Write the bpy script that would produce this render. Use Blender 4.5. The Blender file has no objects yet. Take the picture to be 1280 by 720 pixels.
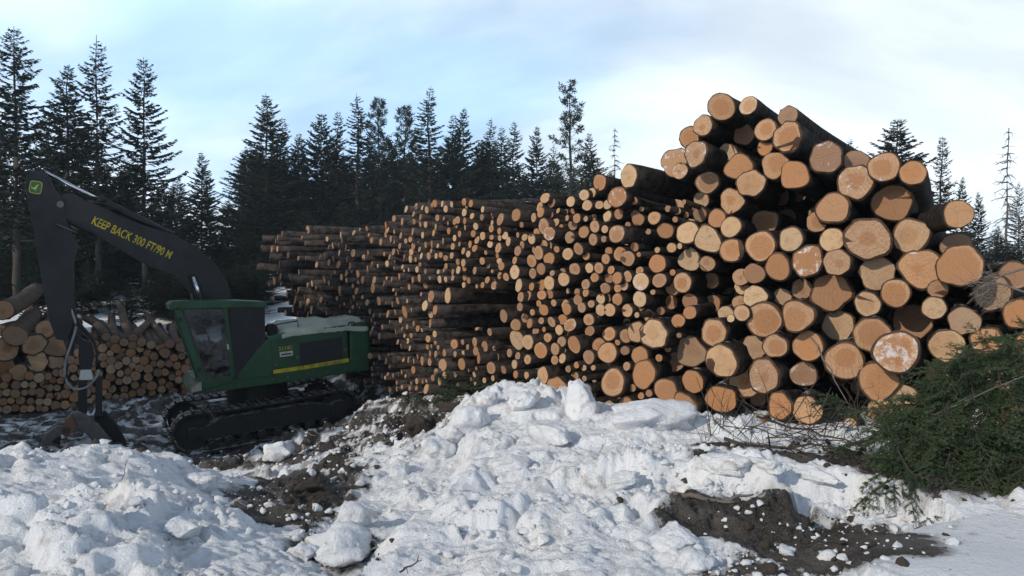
import bpy, bmesh, math, random
import numpy as np
from mathutils import Vector, Matrix
random.seed(7)
RNG = np.random.default_rng(11)
S = bpy.context.scene
COL = S.collection
EYE = 1.8
F = 1005.0                      # focal length in photograph pixels (1280 wide)
PITCH = math.atan(15 / F)
cp, sp = math.cos(PITCH), math.sin(PITCH)

def at(px, py, depth):
    """photograph pixel + distance along the ground -> point of the place"""
    x = (px - 640) / F
    y = (360 - py) / F
    d = Vector((x, cp + y * sp, -sp + y * cp))
    return Vector((0, 0, EYE)) + d * (depth / d.y)

# ------------------------------------------------------------------ helpers
def tag(o, label=None, cat=None, group=None, kind=None):
    if label: o['label'] = label
    if cat: o['category'] = cat
    if group: o['group'] = group
    if kind: o['kind'] = kind
    return o

def empty(name, loc=(0, 0, 0)):
    o = bpy.data.objects.new(name, None)
    o.location = loc
    COL.objects.link(o)
    return o

def mesh_obj(name, me, mat, parent=None):
    o = bpy.data.objects.new(name, me)
    if mat is not None and not me.materials: me.materials.append(mat)
    COL.objects.link(o)
    if parent is not None: o.parent = parent
    return o

def pymesh(name, v, f, smooth=False):
    me = bpy.data.meshes.new(name)
    me.from_pydata([tuple(p) for p in v], [], f)
    if smooth:
        me.polygons.foreach_set('use_smooth', [True] * len(me.polygons))
    me.update()
    return me

def npmesh(name, v, quads, smooth=False):
    """v (n,3); quads (m,k) int"""
    me = bpy.data.meshes.new(name)
    v = np.asarray(v, np.float32); q = np.asarray(quads, np.int32)
    k = q.shape[1]
    me.vertices.add(len(v)); me.vertices.foreach_set('co', v.ravel())
    me.loops.add(q.size); me.loops.foreach_set('vertex_index', q.ravel())
    me.polygons.add(len(q)); me.polygons.foreach_set('loop_start', np.arange(0, q.size, k, dtype=np.int32))
    if smooth: me.polygons.foreach_set('use_smooth', np.ones(len(q), bool))
    me.update(calc_edges=True); me.validate()
    return me

# ------------------------------------------------------------------ noise (numpy)
def _hash(ix, iy, s):
    h = (ix.astype(np.int64) * 374761393 + iy.astype(np.int64) * 668265263 + s * 974634777) & 0xffffffff
    h = ((h ^ (h >> 13)) * 1274126177) & 0xffffffff
    h = h ^ (h >> 16)
    return (h & 0xffffff) / float(0xffffff)

def vnoise(x, y, s=0):
    ix, iy = np.floor(x), np.floor(y)
    fx, fy = x - ix, y - iy
    ux, uy = fx * fx * fx * (fx * (fx * 6 - 15) + 10), fy * fy * fy * (fy * (fy * 6 - 15) + 10)
    def g(dx, dy):
        a = _hash(ix + dx, iy + dy, s) * 6.2831853
        return np.cos(a) * (fx - dx) + np.sin(a) * (fy - dy)
    a, b, c, d = g(0, 0), g(1, 0), g(0, 1), g(1, 1)
    return ((a + (b - a) * ux) * (1 - uy) + (c + (d - c) * ux) * uy) * 1.5

def fbm(x, y, s=0, o=4, gain=.5):
    t, a, k = 0, 1, 1
    for i in range(o):
        t = t + a * vnoise(x * k, y * k, s + i); a *= gain; k *= 2.03
    return t

def bumps(x, y, s=0):
    """rounded lumps: 1 at lump centres, 0 between (worley)"""
    ix, iy = np.floor(x), np.floor(y)
    d = np.full(x.shape, 9.0)
    for dx in (-1, 0, 1):
        for dy in (-1, 0, 1):
            cx = ix + dx + _hash(ix + dx, iy + dy, s); cy = iy + dy + _hash(ix + dx, iy + dy, s + 57)
            r = .55 + .6 * _hash(ix + dx, iy + dy, s + 91)
            d = np.minimum(d, np.hypot(x - cx, y - cy) / r)
    return np.sqrt(np.clip(1 - d * d, 0, 1))

# ------------------------------------------------------------------ node helpers
class NT:
    def __init__(s, name):
        s.m = bpy.data.materials.new(name); s.m.use_nodes = True
        s.t = s.m.node_tree
        for n in list(s.t.nodes): s.t.nodes.remove(n)
        s.out = s.t.nodes.new('ShaderNodeOutputMaterial')
        s.b = s.t.nodes.new('ShaderNodeBsdfPrincipled')
        s.t.links.new(s.b.outputs[0], s.out.inputs[0])
    def n(s, typ, **kw):
        nd = s.t.nodes.new('ShaderNode' + typ)
        for k, v in kw.items(): setattr(nd, k, v)
        return nd
    def l(s, a, b): s.t.links.new(a, b)
    def setin(s, sock, v):
        if hasattr(v, 'is_output') or isinstance(v, bpy.types.NodeSocket): s.l(v, sock)
        else: sock.default_value = v
    def math(s, op, a, b=None, c=None, clamp=False):
        n = s.n('Math', operation=op, use_clamp=clamp)
        s.setin(n.inputs[0], a)
        if b is not None: s.setin(n.inputs[1], b)
        if c is not None: s.setin(n.inputs[2], c)
        return n.outputs[0]
    def mix(s, f, a, b, blend='MIX'):
        n = s.n('Mix', data_type='RGBA', blend_type=blend)
        s.setin(n.inputs[0], f)
        s.setin(n.inputs[6], a if not isinstance(a, tuple) else (*a, 1)[:4])
        s.setin(n.inputs[7], b if not isinstance(b, tuple) else (*b, 1)[:4])
        return n.outputs[2]
    def noise(s, vec, scale, detail=4, rough=.55, dist=0):
        n = s.n('TexNoise')
        if vec is not None: s.l(vec, n.inputs['Vector'])
        n.inputs['Scale'].default_value = scale; n.inputs['Detail'].default_value = detail
        n.inputs['Roughness'].default_value = rough; n.inputs['Distortion'].default_value = dist
        return n.outputs[0]
    def ramp(s, f, lo, hi, a=0.0, b=1.0):
        n = s.n('MapRange', interpolation_type='SMOOTHSTEP')
        s.setin(n.inputs[0], f); n.inputs[1].default_value = lo; n.inputs[2].default_value = hi
        n.inputs[3].default_value = a; n.inputs[4].default_value = b
        return n.outputs[0]
    def bump(s, h, strength=.3, dist=.02):
        n = s.n('Bump'); n.inputs['Strength'].default_value = strength; n.inputs['Distance'].default_value = dist
        s.l(h, n.inputs['Height']); s.l(n.outputs[0], s.b.inputs['Normal'])
    def base(s, c, rough=.7, metal=0.0, spec=.5):
        s.setin(s.b.inputs['Base Color'], c if not isinstance(c, tuple) else (*c, 1)[:4])
        s.setin(s.b.inputs['Roughness'], rough); s.setin(s.b.inputs['Metallic'], metal)
        s.b.inputs['Specular IOR Level'].default_value = spec

def worn(name, col, rough=.55, metal=0.0, dirt=(.06, .05, .045), amt=.5, scale=3.0, spec=.4):
    """painted / plain surface with dust and wear"""
    m = NT(name)
    tc = m.n('TexCoord').outputs['Object']
    n1 = m.noise(tc, scale, 6, .65); n2 = m.noise(tc, scale * 7, 4, .6)
    f = m.math('MULTIPLY', m.ramp(n1, .42, .72), amt)
    c = m.mix(f, col, dirt)
    c = m.mix(m.math('MULTIPLY', n2, .25), c, tuple(x * .6 for x in col))
    m.base(c, m.ramp(n1, .3, .8, rough - .1, rough + .2), metal, spec)
    m.bump(n2, .08, .01)
    return m.m

def tube(path, rad, n=6, cap=True):
    """verts, faces of a tube along path; rad number or list"""
    V, Fc = [], []
    P = [Vector(p) for p in path]
    for i, p in enumerate(P):
        t = (P[min(i + 1, len(P) - 1)] - P[max(i - 1, 0)]).normalized()
        a = t.cross(Vector((0, 0, 1)))
        if a.length < 1e-3: a = t.cross(Vector((1, 0, 0)))
        a.normalize(); b = t.cross(a)
        r = rad[i] if hasattr(rad, '__len__') else rad
        for k in range(n):
            q = 2 * math.pi * k / n
            V.append(p + a * (r * math.cos(q)) + b * (r * math.sin(q)))
    for i in range(len(P) - 1):
        for k in range(n):
            Fc.append((i * n + k, i * n + (k + 1) % n, (i + 1) * n + (k + 1) % n, (i + 1) * n + k))
    if cap:
        Fc.append(tuple(range(n - 1, -1, -1))); Fc.append(tuple((len(P) - 1) * n + k for k in range(n)))
    return V, Fc

class MB:
    """collects pieces of one part"""
    def __init__(s): s.v, s.f = [], []
    def add(s, v, f):
        o = len(s.v); s.v += [Vector(p) for p in v]; s.f += [tuple(i + o for i in q) for q in f]; return s
    def tube(s, path, rad, n=6, cap=True): return s.add(*tube(path, rad, n, cap))
    def build(s, name, mat, parent=None, smooth=False, bevel=0.0, origin=None):
        v = s.v if origin is None else [p - Vector(origin) for p in s.v]
        me = pymesh(name, v, s.f, smooth)
        if bevel:
            bm = bmesh.new(); bm.from_mesh(me)
            bmesh.ops.remove_doubles(bm, verts=bm.verts, dist=1e-5)
            es = [e for e in bm.edges if len(e.link_faces) == 2 and e.calc_face_angle(0) > .5]
            bmesh.ops.bevel(bm, geom=es, offset=bevel, segments=2, affect='EDGES', profile=.7, clamp_overlap=True)
            bm.to_mesh(me); bm.free()
        return mesh_obj(name, me, mat, parent)
# ------------------------------------------------------------------ ground
def cells(x, y, s=0):
    """broken blocks: (height of the block 0..1, how far from the crack round it)"""
    ix, iy = np.floor(x), np.floor(y)
    d1 = np.full(x.shape, 9.0); d2 = np.full(x.shape, 9.0); h = np.zeros(x.shape)
    for dx in (-1, 0, 1):
        for dy in (-1, 0, 1):
            a, b = ix + dx, iy + dy
            cx = a + _hash(a, b, s); cy = b + _hash(a, b, s + 57)
            tx, ty = _hash(a, b, s + 11) - .5, _hash(a, b, s + 23) - .5
            d = np.hypot(x - cx, y - cy); hh = _hash(a, b, s + 91) + 1.1 * (tx * (x - cx) + ty * (y - cy))
            n = d < d1
            d2 = np.where(n, d1, np.minimum(d2, d)); h = np.where(n, hh, h); d1 = np.where(n, d, d1)
    return h, d2 - d1
CP = [  # photograph pixel + distance
 (0,720,4.8),(0,640,5.8),(60,600,7),(0,575,8.2),(100,560,8.5),(180,562,8.5),(215,585,8.5),(200,650,6.2),(200,720,4.9),
 (300,640,7.3),(300,600,10.5),(300,720,5.1),(380,720,5.4),(390,640,8.5),(360,600,11.5),(300,582,14),(400,580,13.5),
 (440,550,15.5),(460,600,10),(480,640,7.8),(470,690,6),(560,517,14.5),(530,540,13),(640,478,13.2),(690,500,12),(600,560,10.5),
 (560,620,8),(560,690,6),(640,720,5),(700,560,9.3),(700,640,6.6),(780,530,9.8),(830,550,9.0),(800,600,7.7),(900,550,9),
 (900,600,7.7),(850,690,5.4),(1000,560,8.4),(1000,590,7.7),(1000,630,7.0),(1000,660,6.2),(1000,720,5),(1100,580,8),
 (1120,603,7.3),(1120,652,6.5),(1200,650,6.4),(1280,635,6.6),(1280,720,4.9),(1200,700,5.2),
 (480,500,18.5),(420,560,16),(220,570,18.5),(440,528,20.5),(330,550,19.5),(205,545,20.8),(100,560,18),(20,560,17.5),(60,545,19.5),
 (20,520,24),(120,503,24.5),(240,490,25.5),(150,530,21),(110,380,38),(190,372,40),(310,352,45),(30,385,38),(460,470,22),
]
CW = [(-6,2,.1),(0,2,0),(6,2,0),(-3,-3,0),(3,-3,0),(-12,3,0),(12,3,0),(-7,11,-1.0),(-5,11,-1.15),(-8,13.5,-1.9),(-4.6,12.5,-1.75),
 (5,9.4,-.1),(3,11.6,-.25),(1,14,-.5),(-1.2,17,-1.0),(-7,25,-1.9),(-4.5,22.8,-1.9),(-30,25,-1.5),(-25,40,0),(0,36,.2),(20,30,.5),
 (12,14,.2),(40,40,1.5),(0,60,1.6),(-40,60,1.7),(40,60,1.6),(-20,10,-1.2),(-15,6,-.5),(-13,15,-1.9),(9,7,0),(-14,18,-2),(0,85,1.7),(-60,85,1.7),(60,85,1.7),(-45,20,-1)]
_pts = np.array([tuple(at(*c)) for c in CP] + CW)
_pc = _pts[:, :2]
def _phi(r): return np.sqrt(r * r + .35 ** 2)
_A = _phi(np.linalg.norm(_pc[:, None] - _pc[None], axis=2)); NCP = len(_pc)
_M = np.zeros((NCP + 1, NCP + 1)); _M[:NCP, :NCP] = _A; _M[:NCP, NCP] = 1; _M[NCP, :NCP] = 1
_w = np.linalg.solve(_M, np.append(_pts[:, 2], 0))

def base_h(X, Y):
    x = np.clip(X, -60, 60); y = np.clip(Y, -3, 85)
    sh = x.shape; x = x.ravel(); y = y.ravel(); h = np.full(x.shape, _w[NCP])
    for i in range(NCP):
        h += _w[i] * _phi(np.hypot(x - _pc[i, 0], y - _pc[i, 1]))
    return h.reshape(sh)

def sstep(x, a, b):
    t = np.clip((x - a) / (b - a), 0, 1); return t * t * (3 - 2 * t)

def ell(X, Y, px, py, d, rx, ry):
    c = at(px, py, d); return np.clip(1 - np.hypot((X - c.x) / rx, (Y - c.y) / ry), 0, 1)

DIRT_SHADE = [(380,612,10.0,.95,2.0,1.9),(400,590,12.5,.5,1.0,1.2),(350,655,8.0,.6,1.2,1.7),(425,675,6.7,.45,.9,1.4),(515,530,13.5,1.0,1.4,1.0),
        (560,505,14.0,.4,.6,1.5),(1010,655,6.3,1.3,.85,2.2),(900,625,7.0,.8,.38,1.3),(1060,690,5.6,.75,.5,1.6),(930,700,5.3,.55,.3,.9),
        (1120,640,6.6,.3,.3,.7),(1000,563,8.3,.9,.25,1.6),(900,560,8.8,.5,.2,.8),(1060,580,8.0,.55,.3,1.3),(60,690,5.1,.2,.2,.5),(330,600,11,1.2,.8,.9),(450,560,14,.9,1.2,.65),(255,600,10.5,.8,.7,.6),(1190,585,7.5,1.0,.9,1.6),(1290,560,7.4,.9,.9,1.6),(985,575,8.1,1.2,.22,1.2)]  # ovals under the boughs: dirt, plus shade painted into the ground
def dirt_shade_mask(X, Y):
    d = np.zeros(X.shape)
    for (px, py, dd, rx, ry, s) in DIRT_SHADE: d = np.maximum(d, s * ell(X, Y, px, py, dd, rx, ry))
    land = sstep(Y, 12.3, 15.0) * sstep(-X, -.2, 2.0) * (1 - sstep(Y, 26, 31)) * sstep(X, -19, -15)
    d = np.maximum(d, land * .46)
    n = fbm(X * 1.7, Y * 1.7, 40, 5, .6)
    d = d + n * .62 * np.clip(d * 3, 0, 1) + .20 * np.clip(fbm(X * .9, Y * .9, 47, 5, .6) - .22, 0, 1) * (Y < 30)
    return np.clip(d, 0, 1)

def smooth_road(X, Y):
    c = at(1260, 690, 5.4)
    return np.clip(1.25 - np.hypot((X - c.x - .5) / 1.25, (Y - c.y) / 1.05), 0, 1) ** .6 * 1.0

def detail_h(X, Y):
    far = 1 - sstep(Y, 26, 40)
    land = sstep(Y, 13, 16) * sstep(-X, .3, 2.2)
    rough = (1 - np.clip(smooth_road(X, Y) * 2.2, 0, 1)) * far
    soft = np.clip(fbm(X * .55, Y * .55, 21, 2) + .55, .15, 1)
    wx = X + .16 * fbm(X * 2.3, Y * 2.3, 61, 3); wy = Y + .16 * fbm(X * 2.3, Y * 2.3, 62, 3)
    brk = np.clip(fbm(X * .5, Y * .5, 71, 3) * 1.3 + .42, 0, 1)
    h = .12 * (np.abs(fbm(wx * 1.0, wy * 1.0, 3, 4)) - .2)
    for sc, am, sd_ in ((1.15, .17, 4), (2.3, .12, 5), (4.6, .055, 6), (9.5, .022, 8), (19, .011, 9)):
        c_, e_ = cells(wx * sc, wy * sc, sd_)
        h += brk * am * c_ * sstep(e_, 0, .34)
    h += (1 - brk) * soft * (.05 * bumps(wx * 2.1, wy * 2.1, 15) + .025 * bumps(wx * 5, wy * 5, 16))
    h += .030 * (np.abs(fbm(wx * 4, wy * 4, 12, 5, .62)) - .2) + .012 * fbm(X * 16, Y * 16, 13, 3, .6) - .10
    return h * rough * (1 + .25 * land)

def _pl(pts): return [tuple(at(*p))[:2] for p in pts]
LEDGES = [  # broken cut faces of the snow bank: polyline (upper side on its left hand), height
 (_pl([(1165,630,6.8),(1130,614,7.05),(1060,606,7.3),(1000,602,7.45),(930,604,7.5),(880,596,7.7),(820,588,7.8),(770,592,7.9),(730,604,7.9)]), .30),
 (_pl([(465,712,5.7),(515,668,7.0),(560,628,8.0),(585,588,9.3),(590,548,11.0),(560,520,12.6)]), .24),
]
def ledge_h(X, Y):
    out_ = np.zeros(X.shape)
    wx = X + .10 * fbm(X * 1.6, Y * 1.6, 81, 2, .5); wy = Y + .14 * fbm(X * 1.6, Y * 1.6, 82, 3, .5)
    for pts, hgt in LEDGES:
        best = np.full(X.shape, 99.0); sgn = np.zeros(X.shape)
        ov = np.zeros(X.shape); ns_ = len(pts) - 1
        for k_, ((x0, y0), (x1, y1)) in enumerate(zip(pts, pts[1:])):
            ex, ey = x1 - x0, y1 - y0; L2 = ex * ex + ey * ey
            tr_ = ((wx - x0) * ex + (wy - y0) * ey) / L2; t_ = np.clip(tr_, 0, 1)
            dx_, dy_ = wx - (x0 + ex * t_), wy - (y0 + ey * t_); d = np.hypot(dx_, dy_)
            n = d < best; best = np.where(n, d, best); o_ = (np.maximum(0, -tr_) if k_ == 0 else 0) + (np.maximum(0, tr_ - 1) if k_ == ns_ - 1 else 0); ov = np.where(n, o_ * L2 ** .5, ov); sgn = np.where(n, np.sign(ex * dy_ - ey * dx_), sgn)
        sd_ = -best * sgn
        st = sstep(sd_, -.17, .08) - .5
        out_ += hgt * st * np.exp(-(best / .75) ** 2) * (1 - sstep(ov, 0, .45))
    return out_

def ground_h(X, Y):
    X = np.asarray(X, float); Y = np.asarray(Y, float)
    return base_h(X, Y) + detail_h(X, Y) + ledge_h(X, Y)

def gz(x, y): return float(ground_h(np.array([x]), np.array([y]))[0])
def ghit(px, py, d0=3.5, d1=45):
    """where the sight line of a photograph pixel first meets the ground"""
    ds = np.geomspace(d0, d1, 500)
    r = at(px, py, 1.0) - Vector((0, 0, EYE))
    z = EYE + r.z * ds
    g = ground_h(r.x * ds, ds)
    k = np.argmax(g > z) if (g > z).any() else 499
    return Vector((r.x * ds[k], ds[k], g[k]))

xs = np.concatenate([-13 - np.geomspace(.1, 3000, 46)[::-1], np.arange(-13, -7, .08), np.arange(-7, -3.4, .034), np.arange(-3.4, 4.2, .021), np.arange(4.2, 6.8, .036), 6.8 + np.geomspace(.05, 3000, 50)])
ys = np.concatenate([-3 - np.geomspace(.3, 400, 16)[::-1], np.arange(-3, 3.4, .3), np.arange(3.4, 7.2, .02), np.arange(7.2, 9.5, .03), np.arange(9.5, 15, .05), np.arange(15, 27, .09), 27 + np.geomspace(.1, 4000, 70)])
GX, GY = np.meshgrid(xs, ys)
GZ = ground_h(GX, GY)
nx, ny = len(xs), len(ys)
idx = np.arange(nx * ny).reshape(ny, nx)
quads = np.stack([idx[:-1, :-1], idx[:-1, 1:], idx[1:, 1:], idx[1:, :-1]], -1).reshape(-1, 4)
gme = npmesh('snowy_ground', np.stack([GX, GY, GZ], -1).reshape(-1, 3), quads, True)
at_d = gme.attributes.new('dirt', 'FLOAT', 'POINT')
at_d.data.foreach_set('value', dirt_shade_mask(GX, GY).ravel().astype(np.float32))

def snow_material(name, use_attr=True):
    m = NT(name)
    tc = m.n('TexCoord').outputs['Object'] if not use_attr else m.n('NewGeometry').outputs['Position']
    n1 = m.noise(tc, 9, 8, .7); n2 = m.noise(tc, 38, 6, .7); n3 = m.noise(tc, 1.3, 5, .6); n4 = m.noise(tc, 140, 3, .6)
    snow = m.mix(m.ramp(n3, .35, .7), (.75, .78, .83), (.84, .855, .88))
    grime = m.ramp(m.math('ADD', n1, m.math('MULTIPLY', n3, .5)), .78, 1.0)
    snow = m.mix(m.math('MULTIPLY', grime, .7), snow, (.42, .38, .34))
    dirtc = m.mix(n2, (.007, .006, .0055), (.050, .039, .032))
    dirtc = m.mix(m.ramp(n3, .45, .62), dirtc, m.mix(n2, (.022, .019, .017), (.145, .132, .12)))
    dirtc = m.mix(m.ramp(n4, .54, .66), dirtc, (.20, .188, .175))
    if use_attr:
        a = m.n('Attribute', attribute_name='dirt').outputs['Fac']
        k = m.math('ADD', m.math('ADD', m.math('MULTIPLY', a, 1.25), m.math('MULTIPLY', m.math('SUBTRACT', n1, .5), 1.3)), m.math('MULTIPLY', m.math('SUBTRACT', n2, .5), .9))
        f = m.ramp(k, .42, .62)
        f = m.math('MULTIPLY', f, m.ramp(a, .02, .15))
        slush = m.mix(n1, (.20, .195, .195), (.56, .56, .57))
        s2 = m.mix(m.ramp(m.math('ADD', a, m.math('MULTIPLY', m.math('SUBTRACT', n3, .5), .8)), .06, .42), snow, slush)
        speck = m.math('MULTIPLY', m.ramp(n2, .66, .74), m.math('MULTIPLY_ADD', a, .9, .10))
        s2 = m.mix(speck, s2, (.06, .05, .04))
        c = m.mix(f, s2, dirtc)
    else:
        c = m.mix(m.ramp(n1, .62, .74), snow, (.25, .22, .20)); 
    m.base(c, .65, 0, .3)
    hb = m.math('ADD', m.math('MULTIPLY', n1, 1.0), m.math('ADD', m.math('MULTIPLY', n2, .45), m.math('MULTIPLY', n4, .12)))
    m.bump(hb, .8, .06)
    return m.m
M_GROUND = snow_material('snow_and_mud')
M_SNOW = snow_material('packed_snow', False)
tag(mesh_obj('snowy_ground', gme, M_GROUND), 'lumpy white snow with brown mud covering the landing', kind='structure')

def lump(r, seed, sub=3, sq=(1, 1, .8), rough=.3, chop=.38):
    """a broken lump: faceted by cutting planes then roughened"""
    bm = bmesh.new(); bmesh.ops.create_icosphere(bm, subdivisions=sub, radius=1)
    rr = random.Random(seed)
    pl = []
    for _ in range(13):
        n = Vector((rr.gauss(0, 1), rr.gauss(0, 1), rr.gauss(0, 1))).normalized(); pl.append((n, rr.uniform(chop, chop + .5)))
    o = Vector((rr.uniform(0, 99), rr.uniform(0, 99), rr.uniform(0, 99)))
    from mathutils import noise as mn
    V = []
    for v in bm.verts:
        p = v.co.copy()
        for n, d in pl:
            e = p.dot(n) - d
            if e > 0: p -= n * e * .9
        q = 1 + rough * .7 * mn.noise(p * 1.8 + o) + rough * .4 * mn.noise(p * 4.5 + o) + rough * .2 * mn.noise(p * 11 + o)
        V.append(Vector((p.x * sq[0] * q * r, p.y * sq[1] * q * r, p.z * sq[2] * q * r)))
    Fc = [tuple(x.index for x in f.verts) for f in bm.faces]
    bm.free()
    return V, Fc
# big broken blocks of snow: px, py of the base centre, width px, (x,y,z stretch), label
BLOCKS = [
 (724,533,50,(.9,.75,1.25),'tall squared snow block standing against the long dark log'),
 (437,668,66,(1,.8,.75),'rounded white snow chunk lying in the muddy gully'),
 (424,712,96,(1,.8,.62),'largest flat snow slab at the lower end of the gully'),
 (500,600,42,(1,.8,.8),'squarish snow chunk at the top of the muddy gully'),
 (350,580,62,(1,.7,.6),'jagged snow chunk beside the crawler track'),
 (545,577,46,(1,.8,.7),'lumpy snow clod beside the dark mud heap'),
 (565,560,52,(1,.8,.6),'snow clod below the green sprigs and mud heap'),
 (848,692,66,(1,.8,.62),'dirty grey-white snow lump in front of the mud hollow'),
 (870,716,60,(1.2,.8,.55),'bright snow slab behind the lower edge of the mud hollow'),
 (908,606,56,(1.25,.7,.5),'smooth rounded snow slab above the mud hollow'),
 (780,610,44,(1.3,.8,.5),'small broken snow slab on the brink of the mud hollow'),
 (230,675,50,(1,.9,.6),'angular snow clod half sunk in the snow mound'),
 (380,705,42,(1,.8,.7),'grey snow clod beside the largest slab in the gully'),
 (655,517,44,(1,.8,.8),'knobbly snow clod on the crest left of the tall squared block'),
 (612,514,40,(1,.8,.8),'small peaked snow clod at the start of the crest'),
 (590,545,50,(1,.8,.8),'broken snow block on the flank of the crest'),
 (690,560,60,(1.2,.8,.6),'tilted snow slab below the tall squared block'),
 (808,540,92,(1.3,.7,.5),'big smooth wedge of snow before the striped logs'),
 (640,590,54,(1.2,.9,.5),'flat snow plate half way down the bank'),
 (960,592,40,(1.5,.7,.5),'knobbly snow piece at the lip of the cut bank'),
 (250,612,44,(1,.8,.6),'snow clod at the end of the snow mound'),
 (1020,607,60,(2.0,.6,.35),'thin overhanging snow crust at the top of the cut bank'),
]
for i, (px, py, w, sq, lab) in enumerate(BLOCKS):
    p = ghit(px, py - w * .2 * sq[2])
    r = w * .55 * p.y / F
    v, f = lump(r, 100 + i, 4, sq, .34, .42)
    o = mesh_obj('snow_block', pymesh('snow_block', v, f, True), M_SNOW)
    o.location = p + Vector((0, 0, r * sq[2] * .35)); o.rotation_euler = (0, 0, i * 1.3)
    tag(o, lab, 'snow block', 'broken blocks of snow')
# countless small crumbs of snow, and clods of mud
def rubble(name, n, zones, rmin, rmax, mat, label, seed):
    protos = [lump(1, seed + k, 2, (1, .85, .75), .45, .3) for k in range(6)]
    PV = [np.array([tuple(q) for q in p[0]]) for p in protos]; PF = np.array(protos[0][1])
    rr = np.random.default_rng(seed)
    V, Q, off = [], [], 0
    for k in range(n):
        z = zones[rr.integers(len(zones))]
        t = rr.random(); px = z[0] + (z[2] - z[0]) * t + rr.normal(0, z[4]); py = z[1] + (z[3] - z[1]) * t + rr.normal(0, z[5])
        p = ghit(px, py)
        r = rmin * (rmax / rmin) ** (rr.random() ** 2.8)
        a = rr.random() * 6.28; c, s = math.cos(a), math.sin(a)
        v = PV[rr.integers(6)] @ np.array([[c, s, 0], [-s, c, 0], [0, 0, 1]]) * r
        V.append(v + np.array([p.x, p.y, p.z + r * .12])); Q.append(PF + off); off += len(v)
    o = mesh_obj(name, npmesh(name, np.concatenate(V), np.concatenate(Q), True), mat)
    return tag(o, label, kind='stuff')
rubble('snow_rubble', 1900, [(330,590,430,700,40,14),(420,560,520,600,30,25),(440,560,540,510,25,14),(440,560,540,510,25,14),(420,590,500,530,25,14),(520,560,640,490,25,18),(800,600,930,610,30,10),(860,690,930,720,40,12),
       (1060,640,1130,670,25,12),(230,590,330,640,50,20),(60,600,200,640,60,30),(540,640,700,690,60,30),(760,560,900,570,30,8),(940,640,1100,700,50,20),(0,540,200,540,60,14),(330,540,500,500,60,22),(200,575,420,575,60,10),(460,480,520,470,25,10),(330,540,500,500,60,22)], .010, .085, M_SNOW, 'crumbled snow lumps strewn over the banks and the gully', 300)
_mm = NT('mud'); _tc = _mm.n('TexCoord').outputs['Object']; _n = _mm.noise(_tc, 14, 8, .7)
_mm.base(_mm.mix(_n, (.012, .009, .0075), (.070, .055, .043)), .9); _mm.bump(_n, .7, .04); M_MUD = _mm.m
rubble('mud_clods', 1000, [(360,600,400,660,25,14),(520,540,570,505,18,12),(950,640,1100,690,50,22),(880,620,960,640,40,10),(1000,560,1080,575,30,6),(430,660,460,690,12,12),(330,580,470,560,40,8),(350,560,500,510,50,22),(0,545,200,545,60,12),(360,600,400,660,25,14),(1100,600,1280,600,50,20),(900,650,1120,690,60,15)], .006, .07, M_MUD, 'dark clods of mud and bark in the gully and the hollow', 400)
for (px, py, w, lab) in [(562,512,34,'dark brown mud heap beside the green sprigs'),(520,535,44,'dark earth clod on the crest above the gully'),(385,610,52,'dark mud clod at the head of the gully')]:
    p = ghit(px, py); r = w * .55 * p.y / F
    v, f = lump(r, 900 + px, 4, (1, .8, .6), .5)
    o = mesh_obj('mud_heap', pymesh('mud_heap', v, f, True), M_MUD); o.location = p; tag(o, lab, 'mud heap', 'heaps of mud')
# ------------------------------------------------------------------ log decks
# ends seen in the photograph: (x, y, w, h[, flags]) in enlarged crops, each with its own origin and scale
# flags: s in deep shade (set back, shade also painted into the tone), b behind its neighbours, n frosted white, r clear sapwood ring, o orange, g grey-brown, k knot hole, p proud of the face, c cracked, u underside-lit
R1 = (820,100,4,[(328,135,118,128,'r'),(462,128,100,95,'n'),(660,180,108,100,'g'),(656,285,150,145,'p'),(548,250,112,110),(545,338,80,78,'o'),(235,228,100,104),
 (168,290,90,108,'b'),(200,368,95,122,'np'),(95,410,120,145,'b'),(120,455,80,80,'n'),(355,375,115,115,'sb'),(416,435,130,128),(440,275,110,100,'ssb'),(475,517,125,130),
 (594,425,140,125),(693,475,138,140,'o'),(850,388,150,150,'g'),(258,512,118,105,'s'),(228,598,75,80,'ss'),(380,605,128,122,'kr'),(305,692,92,90,'o'),(220,672,80,75,'ssg'),
 (375,735,100,102),(545,715,130,130,'ss'),(885,640,145,150)])
R2 = (1040,140,4,[(118,240,135,95,'gb'),(260,275,150,145,'n'),(118,350,180,150,'n'),(405,305,130,120,'or'),(300,455,190,180,'sg'),(632,510,148,120,'op'),(178,635,220,200,'k'),
 (395,618,180,165,'sg'),(620,650,150,90,'sb')])
R3 = (820,240,4,[(158,203,100,110),(258,238,142,130),(378,292,110,112),(522,272,138,145),(675,237,118,116,'k'),(805,150,85,100,'rb'),(880,240,125,110,'o'),
 (610,376,118,125),(758,345,145,145,'n'),(905,352,130,128),(168,340,88,110,'s'),(258,358,85,75,'s'),(278,442,80,80,'ssb'),(425,425,80,85,'b'),(492,408,100,98),(430,475,80,60,'b'),
 (495,520,100,108),(420,555,70,75,'b'),(430,605,85,80),(632,530,90,95,'s'),(730,485,110,100,'s'),(875,500,180,180,'s'),(540,640,160,165),(708,620,165,140,'rp'),(280,560,75,90,'ss'),
 (350,610,70,80,'sb'),(375,632,40,40),(133,453,88,98),(85,478,70,75,'b'),(78,550,78,70,'ss'),(170,545,80,75,'s'),(170,603,68,68,'o'),(112,640,75,55,'o'),(910,665,150,150,'s'),(48,188,85,60)])
R4 = (1040,280,4,[(443,222,190,190),(640,210,220,205,'p'),(530,325,98,90),(510,420,118,110),(225,245,180,150,'s'),(318,345,135,135),(178,400,125,122,'r'),(400,490,190,180,'ss'),
 (660,485,150,130,'g'),(800,345,180,170,'s'),(935,450,130,140,'o'),(575,610,175,160),(775,590,150,140,'o'),(200,555,180,170,'r'),(325,640,215,190,'nnp')])
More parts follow.
